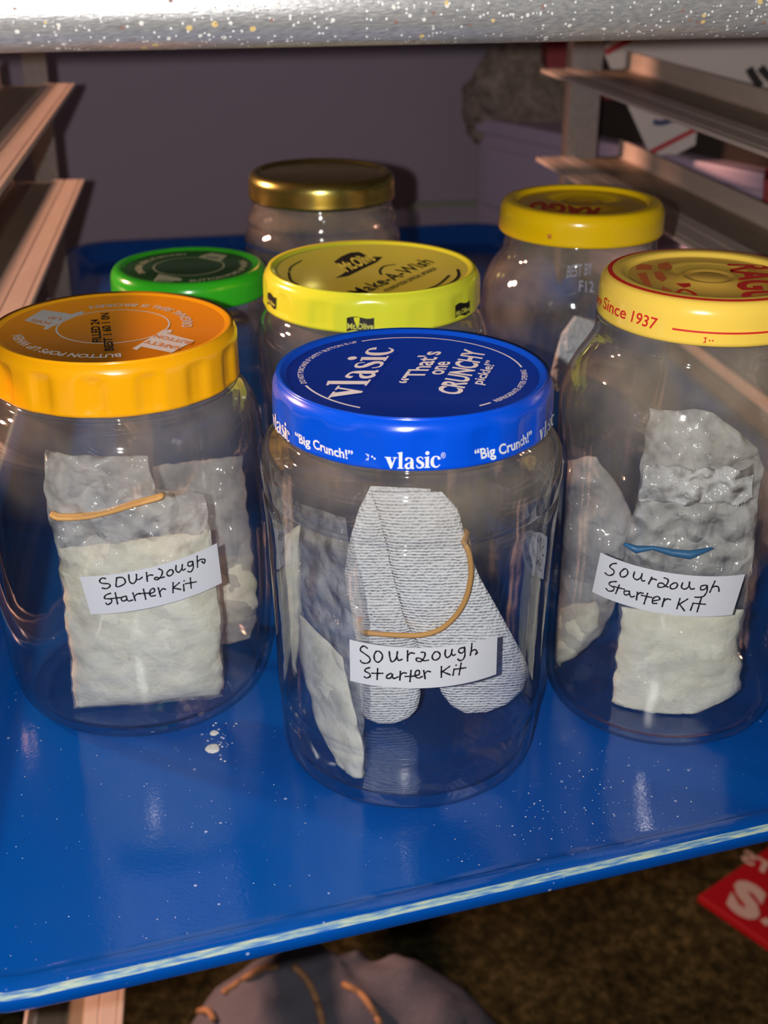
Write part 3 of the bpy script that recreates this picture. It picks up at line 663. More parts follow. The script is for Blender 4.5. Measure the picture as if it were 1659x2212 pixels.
for x in (1098, 1128): C_.sidepoly([ZR(x + 9 * math.cos(k), 884 + 9 * math.sin(k)) for k in np.linspace(0, 6.28, 9)[:-1]], INK_R)
C_.paper([(130, 50), (1565, 258), (1440, 660), (50, 440)], [
    [(290, 155), (250, 160), (225, 190), (265, 225), (260, 260), (215, 275), (180, 250)], [(365, 210), (330, 245), (335, 285), (375, 285), (405, 250), (390, 210), (365, 210)],
    [(470, 240), (460, 290), (495, 315), (535, 290), (545, 255)], [(535, 290), (545, 325), (570, 325)], [(640, 290), (610, 355)], [(625, 325), (650, 305), (685, 315)],
    [(765, 295), (800, 310), (795, 350), (755, 385), (705, 385), (710, 350), (750, 350), (775, 375), (800, 385)], [(860, 345), (825, 370), (830, 400), (870, 400), (895, 370), (885, 345), (860, 345)],
    [(945, 345), (935, 390), (970, 405), (1005, 380), (1015, 335)], [(1010, 375), (1030, 405), (1060, 400)], [(1175, 365), (1130, 375), (1125, 410), (1165, 405), (1190, 370)], [(1190, 370), (1185, 430), (1145, 480), (1070, 485)],
    [(1265, 325), (1215, 435)], [(1235, 390), (1270, 375), (1300, 385), (1305, 425)],
    [(290, 335), (235, 340), (220, 365), (265, 395), (260, 425), (215, 430), (190, 405)], [(320, 370), (285, 455)], [(270, 385), (370, 410)], [(410, 430), (370, 430), (375, 465), (415, 460), (420, 430)], [(420, 440), (435, 485), (470, 480)],
    [(500, 440), (490, 515)], [(495, 470), (525, 445), (555, 450)], [(600, 450), (565, 555)], [(540, 470), (640, 490)], [(650, 525), (720, 510), (700, 480), (655, 500), (650, 545), (690, 550)], [(765, 500), (745, 580)], [(755, 535), (790, 505), (825, 510)],
    [(920, 500), (890, 600)], [(995, 505), (915, 555)], [(915, 555), (965, 620)], [(1050, 545), (1025, 615)], [(1135, 480), (1090, 630)], [(1050, 545), (1170, 555)]], Z(1270, 1180, 4.608))

ZM = Z(560, 510, 3.3857)
D = Jar((-5, 480.9), 'glass jar with a lime green black-printed lid behind the blue lid', [(38, .2), (41, 1.2), (43, 5), (43.8, 20), (44.4, 60), (45.2, 90), (45.3, 100), (44.6, 106), (42.4, 111), (39.6, 114), (39.2, 117)], 2.6)
D.lid(42, 130, 14.3, MOL, MOLP, crest=1.6, rec=1.2, crimp=14, camp=.5, label='lime green lid with black lettering')
D.poly([ZM(*q) for q in ((535, 190), (590, 150), (655, 122), (720, 116), (790, 150), (890, 152), (848, 190), (780, 222), (700, 262), (640, 292), (545, 308), (590, 285), (625, 260), (575, 215))], INK_K)
D.flat(text2d('Mt.Olive', .03), ZM(632, 262), ZM(845, 172), ZM(560, 205), INK_Y, dz=.25)
D.flat(text2d('Make-A-Wish', .01), ZM(725, 440), ZM(1268, 188), ZM(630, 405), INK_K)
D.stroke([ZM(*q) for q in ((880, 282), (872, 250), (905, 218), (985, 206))], .8, INK_K)
D.flat(text2d('FOUNDATION OFFICIAL SPONSOR', .02), ZM(918, 408), ZM(1290, 238), ZM(895, 392), INK_K)
for pts, wd in ((((1070, 424), (1200, 398), (1300, 350), (1380, 282)), .9), (((1312, 394), (1400, 346), (1446, 290), (1440, 238)), 1.1), (((950, 466), (1010, 460)), .7), (((1040, 458), (1250, 416)), .8), (((300, 180), (225, 225), (208, 262)), .7), (((205, 268), (220, 325), (275, 358)), .9)):
    D.stroke([ZM(*q) for q in pts], wd, INK_K)
for (x0, y0), (x1, y1), hgt in (((632, 600), (833, 598), 100), ((52, 420), (112, 450), 85), ((1432, 512), (1532, 462), 92)):
    top = [(x0 + (x1 - x0) * t, y0 + (y1 - y0) * t - 10 * math.sin(t * 6.0)) for t in np.linspace(0, 1, 9)]
    D.sidepoly([ZM(*q) for q in top + [(x, y + hgt) for x, y in reversed(top)]], INK_K)
    D.side(text2d('Mt.Olive', .03), ZM(x0 + 5, y0 + hgt - 22), ZM(x1 - 5, y1 + hgt - 16), ZM(x0 + 5, y0 + 38), INK_Y, d=.3)

ZG = Z(230, 520, 4.484)
E_ = Jar((-85.7, 547.5), 'glass jar with a dark green lid behind the orange lid', [(32, .2), (35, 1.2), (37, 5), (37.6, 20), (38, 60), (38.4, 80), (37.8, 88), (35.6, 95), (33, 98.5), (32.6, 102)], 2.4)
E_.lid(34.3, 112.8, 11.7, MGR, MGRP, crest=3.2, rec=1.2, label='green enamelled lid with pale lettering')
rr = [E_.pol(ZG(*q))[0] for q in ((500, 280), (1100, 250), (800, 370))]; R0 = sum(rr) / 3
E_.ring(R0 - .35, R0 + .35, mat=INK_C)
E_.poly([ZG(*q) for q in ((410, 418), (495, 335), (700, 372), (722, 385), (705, 402), (655, 398), (570, 450))], INK_C); E_.poly([ZG(*q) for q in ((870, 172), (905, 152), (1000, 128), (1155, 150), (1085, 215), (960, 190))], INK_C)
E_.flat(text2d('SAFETY', .02), ZG(640, 405), ZG(495, 380), ZG(605, 425), MGRP, dz=.25)
E_.flat(text2d('POPS UP', .02), ZG(1085, 165), ZG(965, 160), ZG(1060, 185), MGRP, dz=.25)
for (p, q, s_, inw) in (((330, 335), (755, 148), 'ORIGINAL SEAL IS BROKEN', False), ((795, 420), (1240, 210), 'BUTTON POPS UP WHEN', True)):
    (r1_, a1_), (r2_, a2_) = E_.pol(ZG(*p)), E_.pol(ZG(*q))
    if not inw and a2_ > a1_: a2_ -= 360
    rm = (r1_ + r2_) / 2
    if inw: E_.arc(text2d(s_, .03), rm + 1.2, 2.8, a1_, a2_, INK_C, inward=True)
    else: E_.arc(text2d(s_, .03), rm - 1.2, 2.8, a1_, a2_, INK_C)

G_ = Jar((-30.4, 617.8), 'glass jar with a plain gold metal lid at the back', [(32, .2), (35, 1.2), (37, 5), (37.6, 20), (37.8, 100), (37.9, 108), (37.0, 112), (35.2, 115), (36.2, 117.5), (35.2, 120.5), (33.6, 124), (33.4, 128)], 2.4)
G_.lid(35.2, 140.1, 12.4, MGOLD, MGOLD, crest=2.6, rec=1.6, label='plain shiny gold lid')
ZY = Z(1060, 380, 4.254)
Y_ = Jar((83.7, 542.3), 'glass jar with a bright yellow lid in front of the right rail', [(34, .2), (38, 1.2), (40.5, 5), (41.5, 20), (42, 60), (42.4, 92), (42, 100), (40.4, 108), (37.4, 114.5), (33.6, 120), (32.6, 124), (32.4, 130)], 2.4)
Y_.lid(35, 142.6, 12.9, MYL, MYLP, crest=4.6, rec=1.8, rings=((9.6, 0), (8.9, .4), (7.4, .4), (6.6, 0)), label='bright yellow lid with dull red lettering')
Y_.flat(text2d('RAGÚ', .05), ZY(1000, 288), ZY(360, 228), ZY(960, 372), plain('dark_red_print', (176, 52, 26), .5), dz=.3)
for k in range(3): Y_.sidepoly([ZY(500 + 18 * k, 525), ZY(510 + 18 * k, 525), ZY(525 + 8 * k, 570), ZY(515 + 8 * k, 570)], INK_RD)
def etched(J, s_, q0, q1, q2):
    R = J.rad(100) ; az = [atcyl(q, J.c, R) for q in (q0, q1, q2)]; V, F = text2d(s_, .01); P = []
    for x, y in V:
        a = az[0][0] + (az[1][0] - az[0][0]) * x; z = az[0][1] + (az[1][1] - az[0][1]) * x + (az[2][1] - az[0][1]) * y; r = J.rad(z) + .2
        P.append((r * math.cos(a), r * math.sin(a), z))
    mesh('date_code', P, F, plain('pale_dot_print', (150, 150, 165), .6), J.e, smooth=False)
etched(Y_, 'BEST BY', (1215, 607), (1284, 600), (1215, 584)); etched(Y_, 'F12', (1248, 632), (1284, 634), (1248, 612))

# ------------------------------------------------------------------ what the jars hold
def interp_rows(rows, nv):
    L = smoothprof([(*a, *b) for a, b in rows], 1e9) if False else [np.array((*a, *b), float) for a, b in rows]
    d = np.concatenate([[0], np.cumsum([np.linalg.norm(L[i + 1] - L[i]) for i in range(len(L) - 1)])]); d /= d[-1]
    A_ = np.array(L); return [np.array([np.interp(t, d, A_[:, k]) for k in range(4)]) for t in np.linspace(0, 1, nv)]
def sheet(rows, pt, nrm, th, nu=26, nv=40, crumple=1.0, freq=.09, seed=0., edge=3, rag=.0, taper=True, keep=None):
    """a thick cushion-like sheet between left/right outline points of the photo that lie on one upright plane inside the jar"""
    nrm = np.array(nrm, float); nrm /= np.linalg.norm(nrm); R = interp_rows(rows, nv); V, F = [], []
    for side in (1, -1):
        for j, q in enumerate(R):
            PL, PR = atplane(q[:2], pt, nrm), atplane(q[2:], pt, nrm); v = j / (nv - 1)
            for i in range(nu):
                u = i / (nu - 1); p = PL + (PR - PL) * u
                prof = (1 - abs(2 * u - 1) ** edge) * ((1 - abs(2 * v - 1) ** 6) if taper else 1)
                d = noise.noise(Vector((p[0] * freq + seed, p[2] * freq, side * .3))) * 1.0 + .5 * noise.noise(Vector((p[0] * freq * 2.7 + seed, p[2] * freq * 2.7, 4)))
                p = p + nrm * side * (.15 + th / 2 * prof) + nrm * crumple * d * (.35 + .65 * prof)
                if rag: p = p + (PR - PL) / np.linalg.norm(PR - PL) * rag * noise.noise(Vector((p[2] * .2, seed, 0))) * (2 * u - 1) + np.array([0, 0, rag * noise.noise(Vector((p[0] * .2, seed + 5, 0)))]) * (1 if j in (0, nv - 1) else 0)
                if keep is not None:
                    jr, gap = keep; c = jr.c; p[2] = max(p[2], 4.9); rm = min(jr.rad(p[2]), jr.rad(p[2] - 1.5)) - gap; dd = p[:2] - c[:2]; l = np.linalg.norm(dd)
                    if l > rm: p[:2] = c[:2] + dd * rm / l
                V.append(p)
    M = nu * nv; I = lambda s, j, i: s * M + j * nu + i
    for j in range(nv - 1):
        for i in range(nu - 1):
            F.append((I(0, j, i), I(0, j, i + 1), I(0, j + 1, i + 1), I(0, j + 1, i))); F.append((I(1, j, i), I(1, j + 1, i), I(1, j + 1, i + 1), I(1, j, i + 1)))
        F.append((I(0, j, 0), I(0, j + 1, 0), I(1, j + 1, 0), I(1, j, 0))); F.append((I(0, j, nu - 1), I(1, j, nu - 1), I(1, j + 1, nu - 1), I(0, j + 1, nu - 1)))
    for i in range(nu - 1): F.append((I(0, 0, i), I(1, 0, i), I(1, 0, i + 1), I(0, 0, i + 1))); F.append((I(0, nv - 1, i), I(0, nv - 1, i + 1), I(1, nv - 1, i + 1), I(1, nv - 1, i)))
    return V, F
BG = 'plastic flour bags inside the jars'
def bag(label, rows, flour, pt, nrm, th, mat, jar, seed, fmat=MF3, crumple=1.2, group=BG, fl_cr=1.3):
    base = (pt[0], pt[1], 5)
    e = thing('flour_bag', label, 'bag', base, group)
    keep = (jar, 3.3)
    if flour:
        V, F = sheet(flour, pt, nrm, th, crumple=fl_cr, seed=seed, rag=1.6, edge=4, keep=(jar, 4.0)); mesh('flour', V, F, MFL, e, base)
    if rows:
        V, F = sheet(rows, pt, nrm, th + 1.0, nu=44, nv=60, crumple=crumple * 1.35, freq=.2, seed=seed, rag=1.0, edge=4, keep=keep); mesh('plastic_film', V, F, mat, e, base)
    return e, base
# orange-lid jar
bag('bag of cream flour with crumpled clear top in the orange-lid jar', [((82, 985), (318, 990)), ((95, 1060), (335, 1070)), ((105, 1110), (455, 1075)), ((120, 1180), (470, 1170)), ((140, 1330), (482, 1300)), ((155, 1460), (486, 1450)), ((160, 1540), (484, 1508))],
    [((122, 1190), (468, 1150)), ((142, 1330), (478, 1310)), ((158, 1460), (482, 1455)), ((164, 1536), (480, 1504))], (-80, 368.5, 0), (.10, -1, -.12), 11, MF, B, 1.3)
bag('grey clear bag behind the flour bag in the orange-lid jar', [((330, 1010), (522, 985)), ((340, 1080), (530, 1060)), ((350, 1200), (545, 1200)), ((390, 1370), (555, 1340)), ((400, 1420), (540, 1380))],
    [((400, 1210), (540, 1200)), ((400, 1300), (560, 1290)), ((420, 1360), (545, 1340))], (-62, 408, 0), (-.15, -1, 0), 7, MF4, B, 7.1)
# blue-lid jar
An, Ap = (-.80, -.60, 0), (-12, 334, 0)
bag('cream flour bag standing on edge in the blue-lid jar', [((650, 1090), (745, 1120)), ((645, 1160), (770, 1240)), ((645, 1260), (786, 1340)), ((645, 1400), (788, 1480)), ((680, 1530), (788, 1600)), ((730, 1630), (788, 1650)), ((774, 1712), (782, 1712))],
    [((648, 1330), (742, 1420)), ((652, 1400), (752, 1480)), ((682, 1535), (784, 1600)), ((728, 1625), (787, 1650)), ((774, 1709), (781, 1709))], Ap, An, 5.5, MF2, A, 3.7, crumple=.7)
bag('pale flour bag pressed to the left wall of the blue-lid jar', [((606, 1130), (648, 1110)), ((604, 1250), (654, 1200)), ((612, 1400), (650, 1390)), ((628, 1460), (640, 1465))],
    [((606, 1160), (646, 1140)), ((606, 1250), (650, 1210)), ((613, 1395), (648, 1385)), ((626, 1450), (640, 1455))], (-21, 356, 0), (-.5, -.86, 0), 4, MF3, A, 5.2, crumple=.6)
def gauze(label, rows, pt, nrm, th, seed):
    V, F = sheet(rows, pt, nrm, th, nu=22, nv=60, crumple=.9, freq=.06, seed=seed, edge=6, keep=(A, 3.4))
    o = mesh('gauze_strip', V, F, MGZ, origin=(pt[0], pt[1], 5)); return tag(o, label, 'cloth', 'folded white gauze strips in the blue-lid jar')
def rowcap(rows, capL, capR, n=6):       # rounded lower end
    L, R = np.array(capL, float), np.array(capR, float); return rows
gauze('left white gauze strip with rounded end in the blue-lid jar', [((800, 1050), (930, 1055)), ((775, 1100), (925, 1110)), ((752, 1180), (915, 1180)), ((745, 1240), (905, 1260)), ((762, 1330), (892, 1340)), ((775, 1420), (908, 1420)), ((780, 1500), (910, 1500)), ((783, 1535), (904, 1530)), ((792, 1552), (885, 1550)), ((820, 1562), (850, 1562))], (3, 357, 0), (.05, -1, -.10), 3.2, 2.)
gauze('right white gauze strip slanting to the wall in the blue-lid jar', [((800, 1062), (955, 1062)), ((812, 1095), (990, 1100)), ((830, 1160), (1008, 1170)), ((848, 1240), (1034, 1240)), ((872, 1330), (1085, 1330)), ((905, 1400), (1124, 1400)), ((940, 1450), (1146, 1445)), ((955, 1495), (1130, 1490)), ((978, 1524), (1100, 1518)), ((1010, 1540), (1050, 1538))], (22, 350, 0), (.02, -1, -.10), 3.0, 9.)
bp, bn = (10, 346.6, 0), (.0, -1, -.10)
front = [(738, 1238), (745, 1205), (762, 1180)]
path = [atplane(q, bp, bn) for q in ((783, 1366), (840, 1371), (905, 1372), (950, 1360), (985, 1330), (1008, 1290), (1018, 1240), (1014, 1195), (1002, 1172))]
path = smoothprof(path, 1.2)
back = [p + np.array([0, 9.5, 0]) for p in reversed(path)]
mid1 = [(path[-1] + back[0]) / 2 + np.array([1.2, 0, 1.0])]; mid2 = [(path[0] + back[-1]) / 2 + np.array([-1.5, 0, 0])]
V, F = tube(path + mid1 + back + mid2, .85, 10, True)
tag(mesh('rubber_band', V, F, RUB, origin=(bp[0], bp[1], 20)), 'tan rubber band looped around the white gauze strips', 'rubber band')
path = smoothprof([atplane(q, (-80, 361, 0), (.1, -1, -.12)) for q in ((112, 1118), (125, 1124), (180, 1122), (230, 1112), (290, 1094), (340, 1080), (348, 1076))], 1.2)
V, F = tube(path + [p + np.array([0, 2.0, 0]) for p in reversed(path)], .75, 8, True)
tag(mesh('rubber_band', V, F, RUB, origin=(-85, 365, 60)), 'tan rubber band around the bag in the orange-lid jar', 'rubber band')
# right jar
Rp, Rn = (103, 368, 0), (-.12, -1, -.13)
e, base = bag('zip bag of cream flour behind the label of the tall right jar', [((1402, 880), (1540, 885)), ((1390, 940), (1640, 965)), ((1383, 1010), (1648, 1010)), ((1376, 1080), (1636, 1085)), ((1352, 1160), (1632, 1165)), ((1340, 1260), (1618, 1270)), ((1334, 1380), (1600, 1390)), ((1326, 1480), (1606, 1440)), ((1324, 1540), (1600, 1490)), ((1322, 1584), (1390, 1586))],
    [((1345, 1310), (1606, 1310)), ((1336, 1390), (1594, 1390)), ((1328, 1480), (1604, 1450)), ((1326, 1540), (1594, 1492)), ((1325, 1580), (1388, 1582))], Rp, Rn, 9, MF, C_, 11.7)
def fn(q, off): return atplane(q, np.array(Rp) + np.array(Rn) * off, Rn)
V, F = sheet([((1387, 1004), (1640, 1010)), ((1383, 1030), (1640, 1036)), ((1380, 1060), (1636, 1066)), ((1376, 1082), (1634, 1086))], np.array(Rp) + np.array(Rn) * 6.2, Rn, 1.2, nu=60, nv=16, crumple=1.2, freq=.4, seed=31., rag=1.8, keep=(C_, 2.9))
mesh('zip_seal', V, F, m_film('creased_zip_plastic', .55, (246, 246, 248), 120, 1.0), e, base)
V, F = tube(smoothprof([fn((1348, 1176), 6.2), fn((1400, 1180), 6.4), fn((1470, 1192), 6.4), fn((1540, 1178), 6.2)], 1.5), [.4] + [1.0] * 200, 8) if False else tube([fn((1348, 1172), 6.2), fn((1375, 1184), 6.4), fn((1410, 1180), 6.4), fn((1450, 1190), 6.4), fn((1490, 1195), 6.4), fn((1540, 1180), 6.2)], [.5, 1.3, .7, 1.2, 1.5, .4], 8)
mesh('blue_stripe', V, F, plain('blue_zip_stripe', (52, 108, 156), .4), e, base)
bag('crumpled flour bag at the left wall of the tall right jar', [((1222, 990), (1290, 985)), ((1218, 1070), (1330, 1040)), ((1214, 1160), (1375, 1130)), ((1208, 1280), (1345, 1270)), ((1186, 1370), (1300, 1370)), ((1176, 1445), (1240, 1420))],
    [((1200, 1312), (1290, 1300)), ((1190, 1370), (1298, 1350)), ((1176, 1445), (1245, 1418))], (77, 389, 0), (-.35, -.94, 0), 7, MF4, C_, 15.3)
# yellow-lid jar behind
o = None
V, F = sheet([((1238, 680), (1294, 694)), ((1224, 700), (1294, 716)), ((1212, 716), (1293, 736)), ((1204, 742), (1252, 760)), ((1196, 772), (1238, 792)), ((1182, 836), (1228, 846))], (88, 535, 0), (.05, -1, 0), 2.2, nu=20, nv=40, crumple=1.6, freq=.22, seed=21., edge=8, taper=False, keep=(Y_, 4))
tag(mesh('paper_packet', V, F, PAPER, origin=(88, 535, 5), smooth=False), 'folded white paper packet in the bright yellow-lid jar', 'packet')
# ------------------------------------------------------------------ crumbs on the tray
def crumb(q, r, label, seed):
    c = atz(q, 0.4); V, F = [], []; n = 18
    rings_ = [(1, 0), (.96, .35), (.75, .7), (.4, .9)]
    for f, h in rings_:
        for k in range(n):
            a = 2 * PI * k / n; rr = r * f * (1 + .22 * noise.noise(Vector((math.cos(a) * 1.6 + seed, math.sin(a) * 1.6, f)))); V.append((c[0] + rr * math.cos(a), c[1] + rr * math.sin(a), .05 + h * r * .35))
    V.append((c[0], c[1], r * .33))
    for j in range(3):
        for k in range(n): F.append((j * n + k, j * n + (k + 1) % n, (j + 1) * n + (k + 1) % n, (j + 1) * n + k))
    F += [(3 * n + k, 3 * n + (k + 1) % n, 4 * n) for k in range(n)] + [tuple(range(n))[::-1]]
    tag(mesh('flour_clump', V, F, MCR, origin=(c[0], c[1], 0)), label, 'crumb', 'flour clumps on the tray')
crumb((462, 1618), 2.5, 'larger white flour clump on the tray by the orange-lid jar', 1.)
crumb((465, 1584), 1.5, 'smaller white flour clump nearer the base of the orange-lid jar', 4.)
V, F = [], []
def speck(x, y, r):
    b = len(V); V.extend([(x + r, y, .1), (x, y + r, .1), (x - r, y, .1), (x, y - r, .1), (x, y, .1 + r * .8)]); F.extend([(b, b + 1, b + 4), (b + 1, b + 2, b + 4), (b + 2, b + 3, b + 4), (b + 3, b, b + 4)])
jars_ = [(A.c, 44), (B.c, 46), (C_.c, 42)]
def clear(x, y): return all(math.hypot(x - c[0], y - c[1]) > r for c, r in jars_)
k = 0
while k < 150:
    q = (random.gauss(1270, 150), random.gauss(1740, 90))
    if not (1000 < q[0] < 1659 and q[1] < 2040 - .2 * q[0] + 60): continue
    p = atz(q, 0); k += 1
    if clear(p[0], p[1]) and p[1] > 262 + p[0] * .317 + 14: speck(p[0], p[1], random.choice((.12, .16, .2, .3)))
for _ in range(260):
    q = (random.uniform(0, 1659), random.uniform(1500, 2040)); p = atz(q, 0)
    if clear(p[0], p[1]) and p[1] > 262 + p[0] * .317 + 14: speck(p[0], p[1], random.choice((.1, .12, .16, .22)))
for _ in range(26):
    q = (random.gauss(478, 14), random.gauss(1595, 22)); p = atz(q, 0); speck(p[0], p[1], random.choice((.2, .3, .45)))
tag(mesh('flour_dust', V, F, MCR, origin=(0, 300, 0), smooth=False), 'fine white flour dust scattered over the front of the blue tray', 'flour', kind='stuff')

# ------------------------------------------------------------------ things behind and below the rack
P0 = aty((1032, 252), 1098); P1 = atz((1652, 370), P0[2]); zt_ = P0[2]
ud = (P1 - P0)[:2]; ul = np.linalg.norm(ud); ud /= ul; un = np.array([-ud[1], ud[0]]); un = un if un @ np.array([1, 1]) > 0 else -un
unit = thing('storage_drawer_unit', 'low lilac plastic drawer unit behind the right side of the rack', 'drawers', (*P0[:2], FLOOR_Z))
UO = np.array([P0[0], P0[1], FLOOR_Z])
def ubox(a0, a1, d0, d1, z0, z1, name, mat, bv=2):
    p = lambda a, d: P0[:2] + ud * a + un * d
    V, F = prism([(*p(a0, d0), z0), (*p(a1, d0), z0), (*p(a1, d1), z0), (*p(a0, d1), z0)], (0, 0, 1), z1 - z0)
    o = fixn(mesh(name, V, F, mat, unit, UO, smooth=False)); bevel(o, bv); return o
ubox(0, ul, 0, 52, FLOOR_Z, zt_ - 12, 'cabinet_body', MLIL)
ubox(-3, ul + 3, -3, 54, zt_ - 12, zt_, 'top_rim', MLIL)
for z0, z1 in ((zt_ - 70, zt_ - 22), (zt_ - 150, zt_ - 80), (zt_ - 230, zt_ - 160), (zt_ - 310, zt_ - 240)): ubox(12, ul - 10, -5, 0, z0, z1, 'drawer_front', MLIL, 3)
# dark box on it, white card box with red stripes, red cartons, fleece
def slab(q4, pt, nrm, th):
    P = [atplane(q, pt, nrm) for q in q4]; n = -np.array(nrm, float) / np.linalg.norm(nrm); return prism(P, n, th), P
wpt, wnr = (190, 930, 90), (-.12, -1, 0.0)
ZW = Z(1080, 80, 2.865)
LL, BLd, ALd = np.array((1410., 354.)), np.array((150., -77.)), np.array((-75., -158.))
LL3 = atplane(LL, wpt, wnr)
ex = atplane(LL + BLd, wpt, wnr) - LL3; ex /= np.linalg.norm(ex); nw = np.array(wnr) / np.linalg.norm(wnr); ey = np.cross(ex, nw); ey = ey if ey[2] > 0 else -ey
WB, HB = 175, 100
e = thing('mailing_carton', 'white mailing carton with red and blue stripes tilted behind right rail', 'carton', LL3)
V, F = prism([LL3, LL3 + ex * WB, LL3 + ex * WB + ey * HB, LL3 + ey * HB], -nw, 14)
mesh('carton_body', V, F, MWHC, e, LL3, smooth=False)
def wq(x0, x1, y0, y1, mat, name='printed_stripe'):
    P = [LL3 + ex * x + ey * y + nw * .4 for x, y in ((x0, y0), (x1, y0), (x1, y1), (x0, y1))]; mesh(name, P, [(0, 1, 2, 3)], mat, e, LL3, smooth=False)
INK_B = plain('blue_print', (70, 74, 120), .6); INK_R2 = plain('carton_red_print', (200, 40, 48), .6)
wq(1, WB - 1, 8, 11.5, INK_R2); wq(1, WB - 1, HB - 16, HB - 12, INK_R2); wq(1, WB - 1, HB - 8, HB - 2, INK_B)
def pstroke(pts, wd, mat, name='marker_writing'):
    Q = smoothprof([atplane(ZW(*q), np.array(wpt) + nw * .6, wnr) for q in pts], 1.5); V = []
    for i, p in enumerate(Q):
        t = Q[min(i + 1, len(Q) - 1)] - Q[max(i - 1, 0)]; t /= np.linalg.norm(t) + 1e-9; s_ = np.cross(t, nw) * wd / 2; V += [p + s_, p - s_]
    mesh(name, V, [(2 * i, 2 * i + 1, 2 * i + 3, 2 * i + 2) for i in range(len(Q) - 1)], mat, e, LL3, smooth=False)
MKB = plain('black_marker', (52, 40, 42), .7)
for pts in (((1525, 180), (1560, 240), (1600, 295)), ((1595, 175), (1640, 225), (1670, 250))): pstroke(pts, 5.5, MKB)
pstroke(((935, 515), (990, 522), (1060, 500)), 4, INK_B); pstroke(((1010, 500), (1060, 498)), 3, INK_B)
(V, F), P = slab([(1290, 262), (1352, 262), (1352, 190), (1290, 190)], (180, 1010, 0), (0, -1, 0), 40)
tag(fixn(mesh('red_carton', V, F, MRED, origin=P[0], smooth=False)), 'small dark red carton between the grey post and the mailing carton', 'carton', 'red cartons behind the rack')
(V, F), P = slab([(1176, 148), (1232, 148), (1232, 60), (1176, 60)], (150, 1035, 0), (0, -1, 0), 40)
tag(fixn(mesh('red_carton', V, F, MRED, origin=P[0], smooth=False)), 'dark red carton seen above the tip of the upper right rail', 'carton', 'red cartons behind the rack')
(V, F), P = slab([(1640, 480), (1720, 500), (1720, 370), (1645, 385)], (250, 830, 0), (-.3, -1, 0), 40)
tag(fixn(mesh('red_carton', V, F, MRED, origin=P[0], smooth=False)), 'dark red carton at the right end of the lilac unit', 'carton', 'red cartons behind the rack')
fc = aty((1118, 202), 1108); V, F = [], []
bm = bmesh.new(); bmesh.ops.create_icosphere(bm, subdivisions=5, radius=1)
for v in bm.verts:
    p = v.co.copy(); s_ = Vector((44 if p.x < 0 else 66, 34, 46))
    q = Vector((p.x * s_.x, p.y * s_.y, p.z * s_.z)); k = 1 + .28 * noise.noise(q * .03) + .12 * noise.noise(q * .1) + .06 * noise.noise(q * .3)
    v.co = q * k
    v.co.z -= 16 * max(0, -p.x - .2)
V = [(v.co.x + fc[0], v.co.y + fc[1], v.co.z + fc[2]) for v in bm.verts]; F = [tuple(x.index for x in f.verts) for f in bm.faces]; bm.free()
tag(mesh('fleece_heap', V, F, MFE, origin=fc), 'fluffy brown fleece heaped on the corner of the lilac unit', 'fleece')
pb = lambda a, d: P0[:2] + ud * a + un * d
V, F = prism([(*pb(a, d), zt_ + .2) for a, d in ((118, 14), (ul + 60, 14), (ul + 60, 50), (118, 50))], (0, 0, 1), 26)
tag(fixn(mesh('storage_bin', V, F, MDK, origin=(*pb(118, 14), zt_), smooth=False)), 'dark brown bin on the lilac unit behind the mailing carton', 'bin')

# red box on the carpet
zt2 = FLOOR_Z + 7
K = [atz(q, zt2) for q in ((1512, 1930), (1660, 2031))]; kd = (K[1] - K[0])[:2]; kd /= np.linalg.norm(kd); kn = np.array([-kd[1], kd[0]])
kn = kn if kn[1] > 0 else -kn
e = thing('flat_red_box', 'flat red box with white letters lying on the carpet', 'box', (*K[0][:2], FLOOR_Z))
kb = K[0][:2]; V, F = prism([(*kb, FLOOR_Z), (*(kb + kd * 190), FLOOR_Z), (*(kb + kd * 190 + kn * 130), FLOOR_Z), (*(kb + kn * 130), FLOOR_Z)], (0, 0, 1), 7)
bb = fixn(mesh('box_body', V, F, MRED, e, (*kb, FLOOR_Z), smooth=False)); bevel(bb, 1.2)
def zl(T, q0, q1, q2, mat):
    O, A1, B1 = (atz(q, zt2 + .4) for q in (q0, q1, q2)); V, F = T; mesh('lettering', [O + (A1 - O) * x + (B1 - O) * y for x, y in V], F, mat, e, (*kb, FLOOR_Z), smooth=False)
ZB_ = Z(1450, 1780, 7.9)
INK_P = plain('off_white_print', (176, 160, 156), .6)
zl(text2d('S', .05), ZB_(1330, 1610), ZB_(1700, 1260), ZB_(900, 1230), INK_P) if False else zl(text2d('S', .06), ZB_(960, 1330), ZB_(1500, 1640), ZB_(1160, 880), INK_P)
zl(text2d('TS', .04), ZB_(1740, 860), ZB_(1210, 560), ZB_(1810, 690), INK_P)
zl(text2d('I', .05), ZB_(1560, 1600), ZB_(1660, 1700), ZB_(1660, 1560), INK_P)

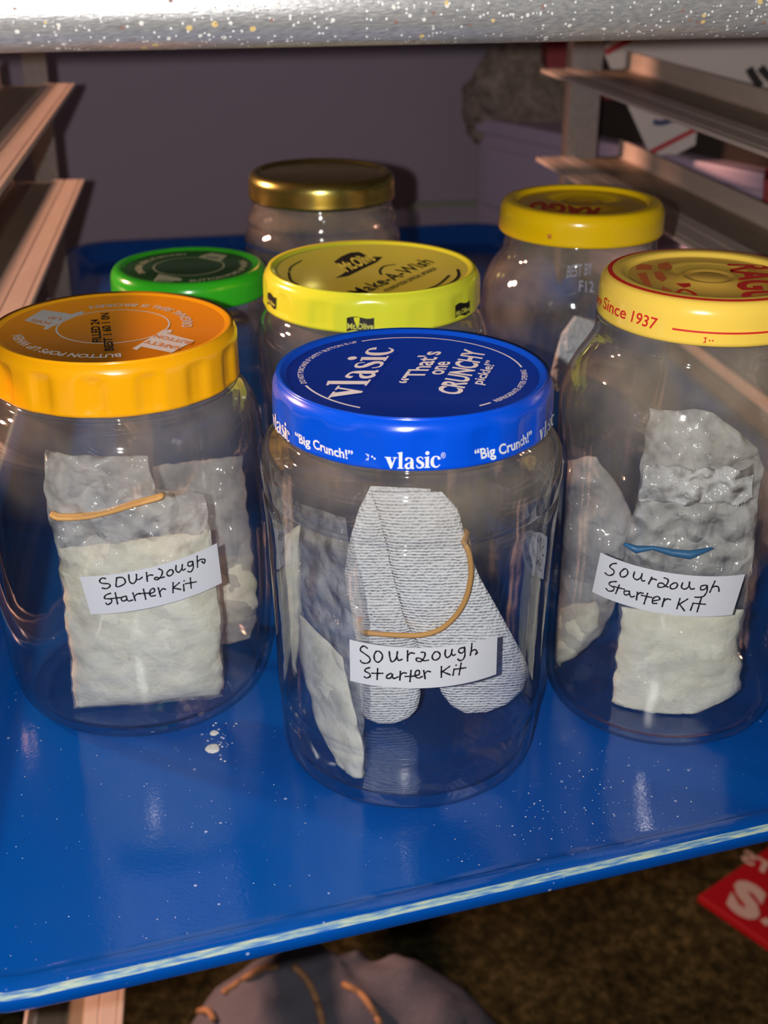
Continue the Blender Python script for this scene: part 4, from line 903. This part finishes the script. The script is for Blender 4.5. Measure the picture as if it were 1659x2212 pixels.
# jeans on the carpet
out = [(395, 2240), (430, 2182), (468, 2152), (520, 2120), (560, 2100), (600, 2088), (640, 2090), (672, 2108), (705, 2122), (738, 2130), (775, 2116), (815, 2118), (850, 2130), (920, 2137), (985, 2140), (1035, 2165), (1080, 2205), (1130, 2260), (1080, 2420), (760, 2480), (430, 2400)]
zj = FLOOR_Z + 6
poly_ = np.array([atz(q, zj + 26)[:2] for q in out]); cen = poly_.mean(0); V, F = [], []; nr = 14; n = 84
res = []
for k in range(n):
    t = k / n * len(out); i = int(t); res.append(poly_[i % len(out)] * (1 - (t - i)) + poly_[(i + 1) % len(out)] * (t - i))
for j in range(nr + 1):
    f = 1 - j / nr
    for k in range(n):
        p = cen + (res[k] - cen) * f; h = 62 * math.sqrt(max(0, 1 - f ** 2.6)) + 7 * noise.noise(Vector((p[0] * .03, p[1] * .03, 2))) * (1 - f) * 2 + 5 * noise.noise(Vector((p[0] * .09, p[1] * .05, 7))) * min(1, (1 - f) * 4)
        V.append((p[0], p[1], zj - 6 + (0 if j == 0 else 14 + h)))
for j in range(nr):
    for k in range(n): F.append((j * n + k, j * n + (k + 1) % n, (j + 1) * n + (k + 1) % n, (j + 1) * n + k))
F.append(tuple(nr * n + k for k in range(n)))
je = thing('denim_jeans', 'crumpled grey blue denim jeans with tan seams below the tray', 'jeans', (*cen, FLOOR_Z))
mesh('denim_cloth', V, F, MDN, je, (*cen, FLOOR_Z))
def jz(x, y):
    d = [(a[0] - x) ** 2 + (a[1] - y) ** 2 for a in V]; return V[int(np.argmin(d))][2]
for pts in (((488, 2150), (530, 2122), (570, 2098), (606, 2092)), ((640, 2092), (668, 2120), (690, 2165), (705, 2225)), ((748, 2130), (785, 2150), (812, 2185), (832, 2225)), ((436, 2190), (455, 2188), (470, 2210))):
    L = []
    for q in smoothprof([(*p,) for p in pts], 8):
        p = atz(q, zj + 40)
        for _ in range(4): p = atz(q, jz(p[0], p[1]))
        L.append(p + np.array([0, 0, 1.2]))
    v, f = tube(L, 2.2, 8); mesh('seam', v, f, MSEAM, je, (*cen, FLOOR_Z))
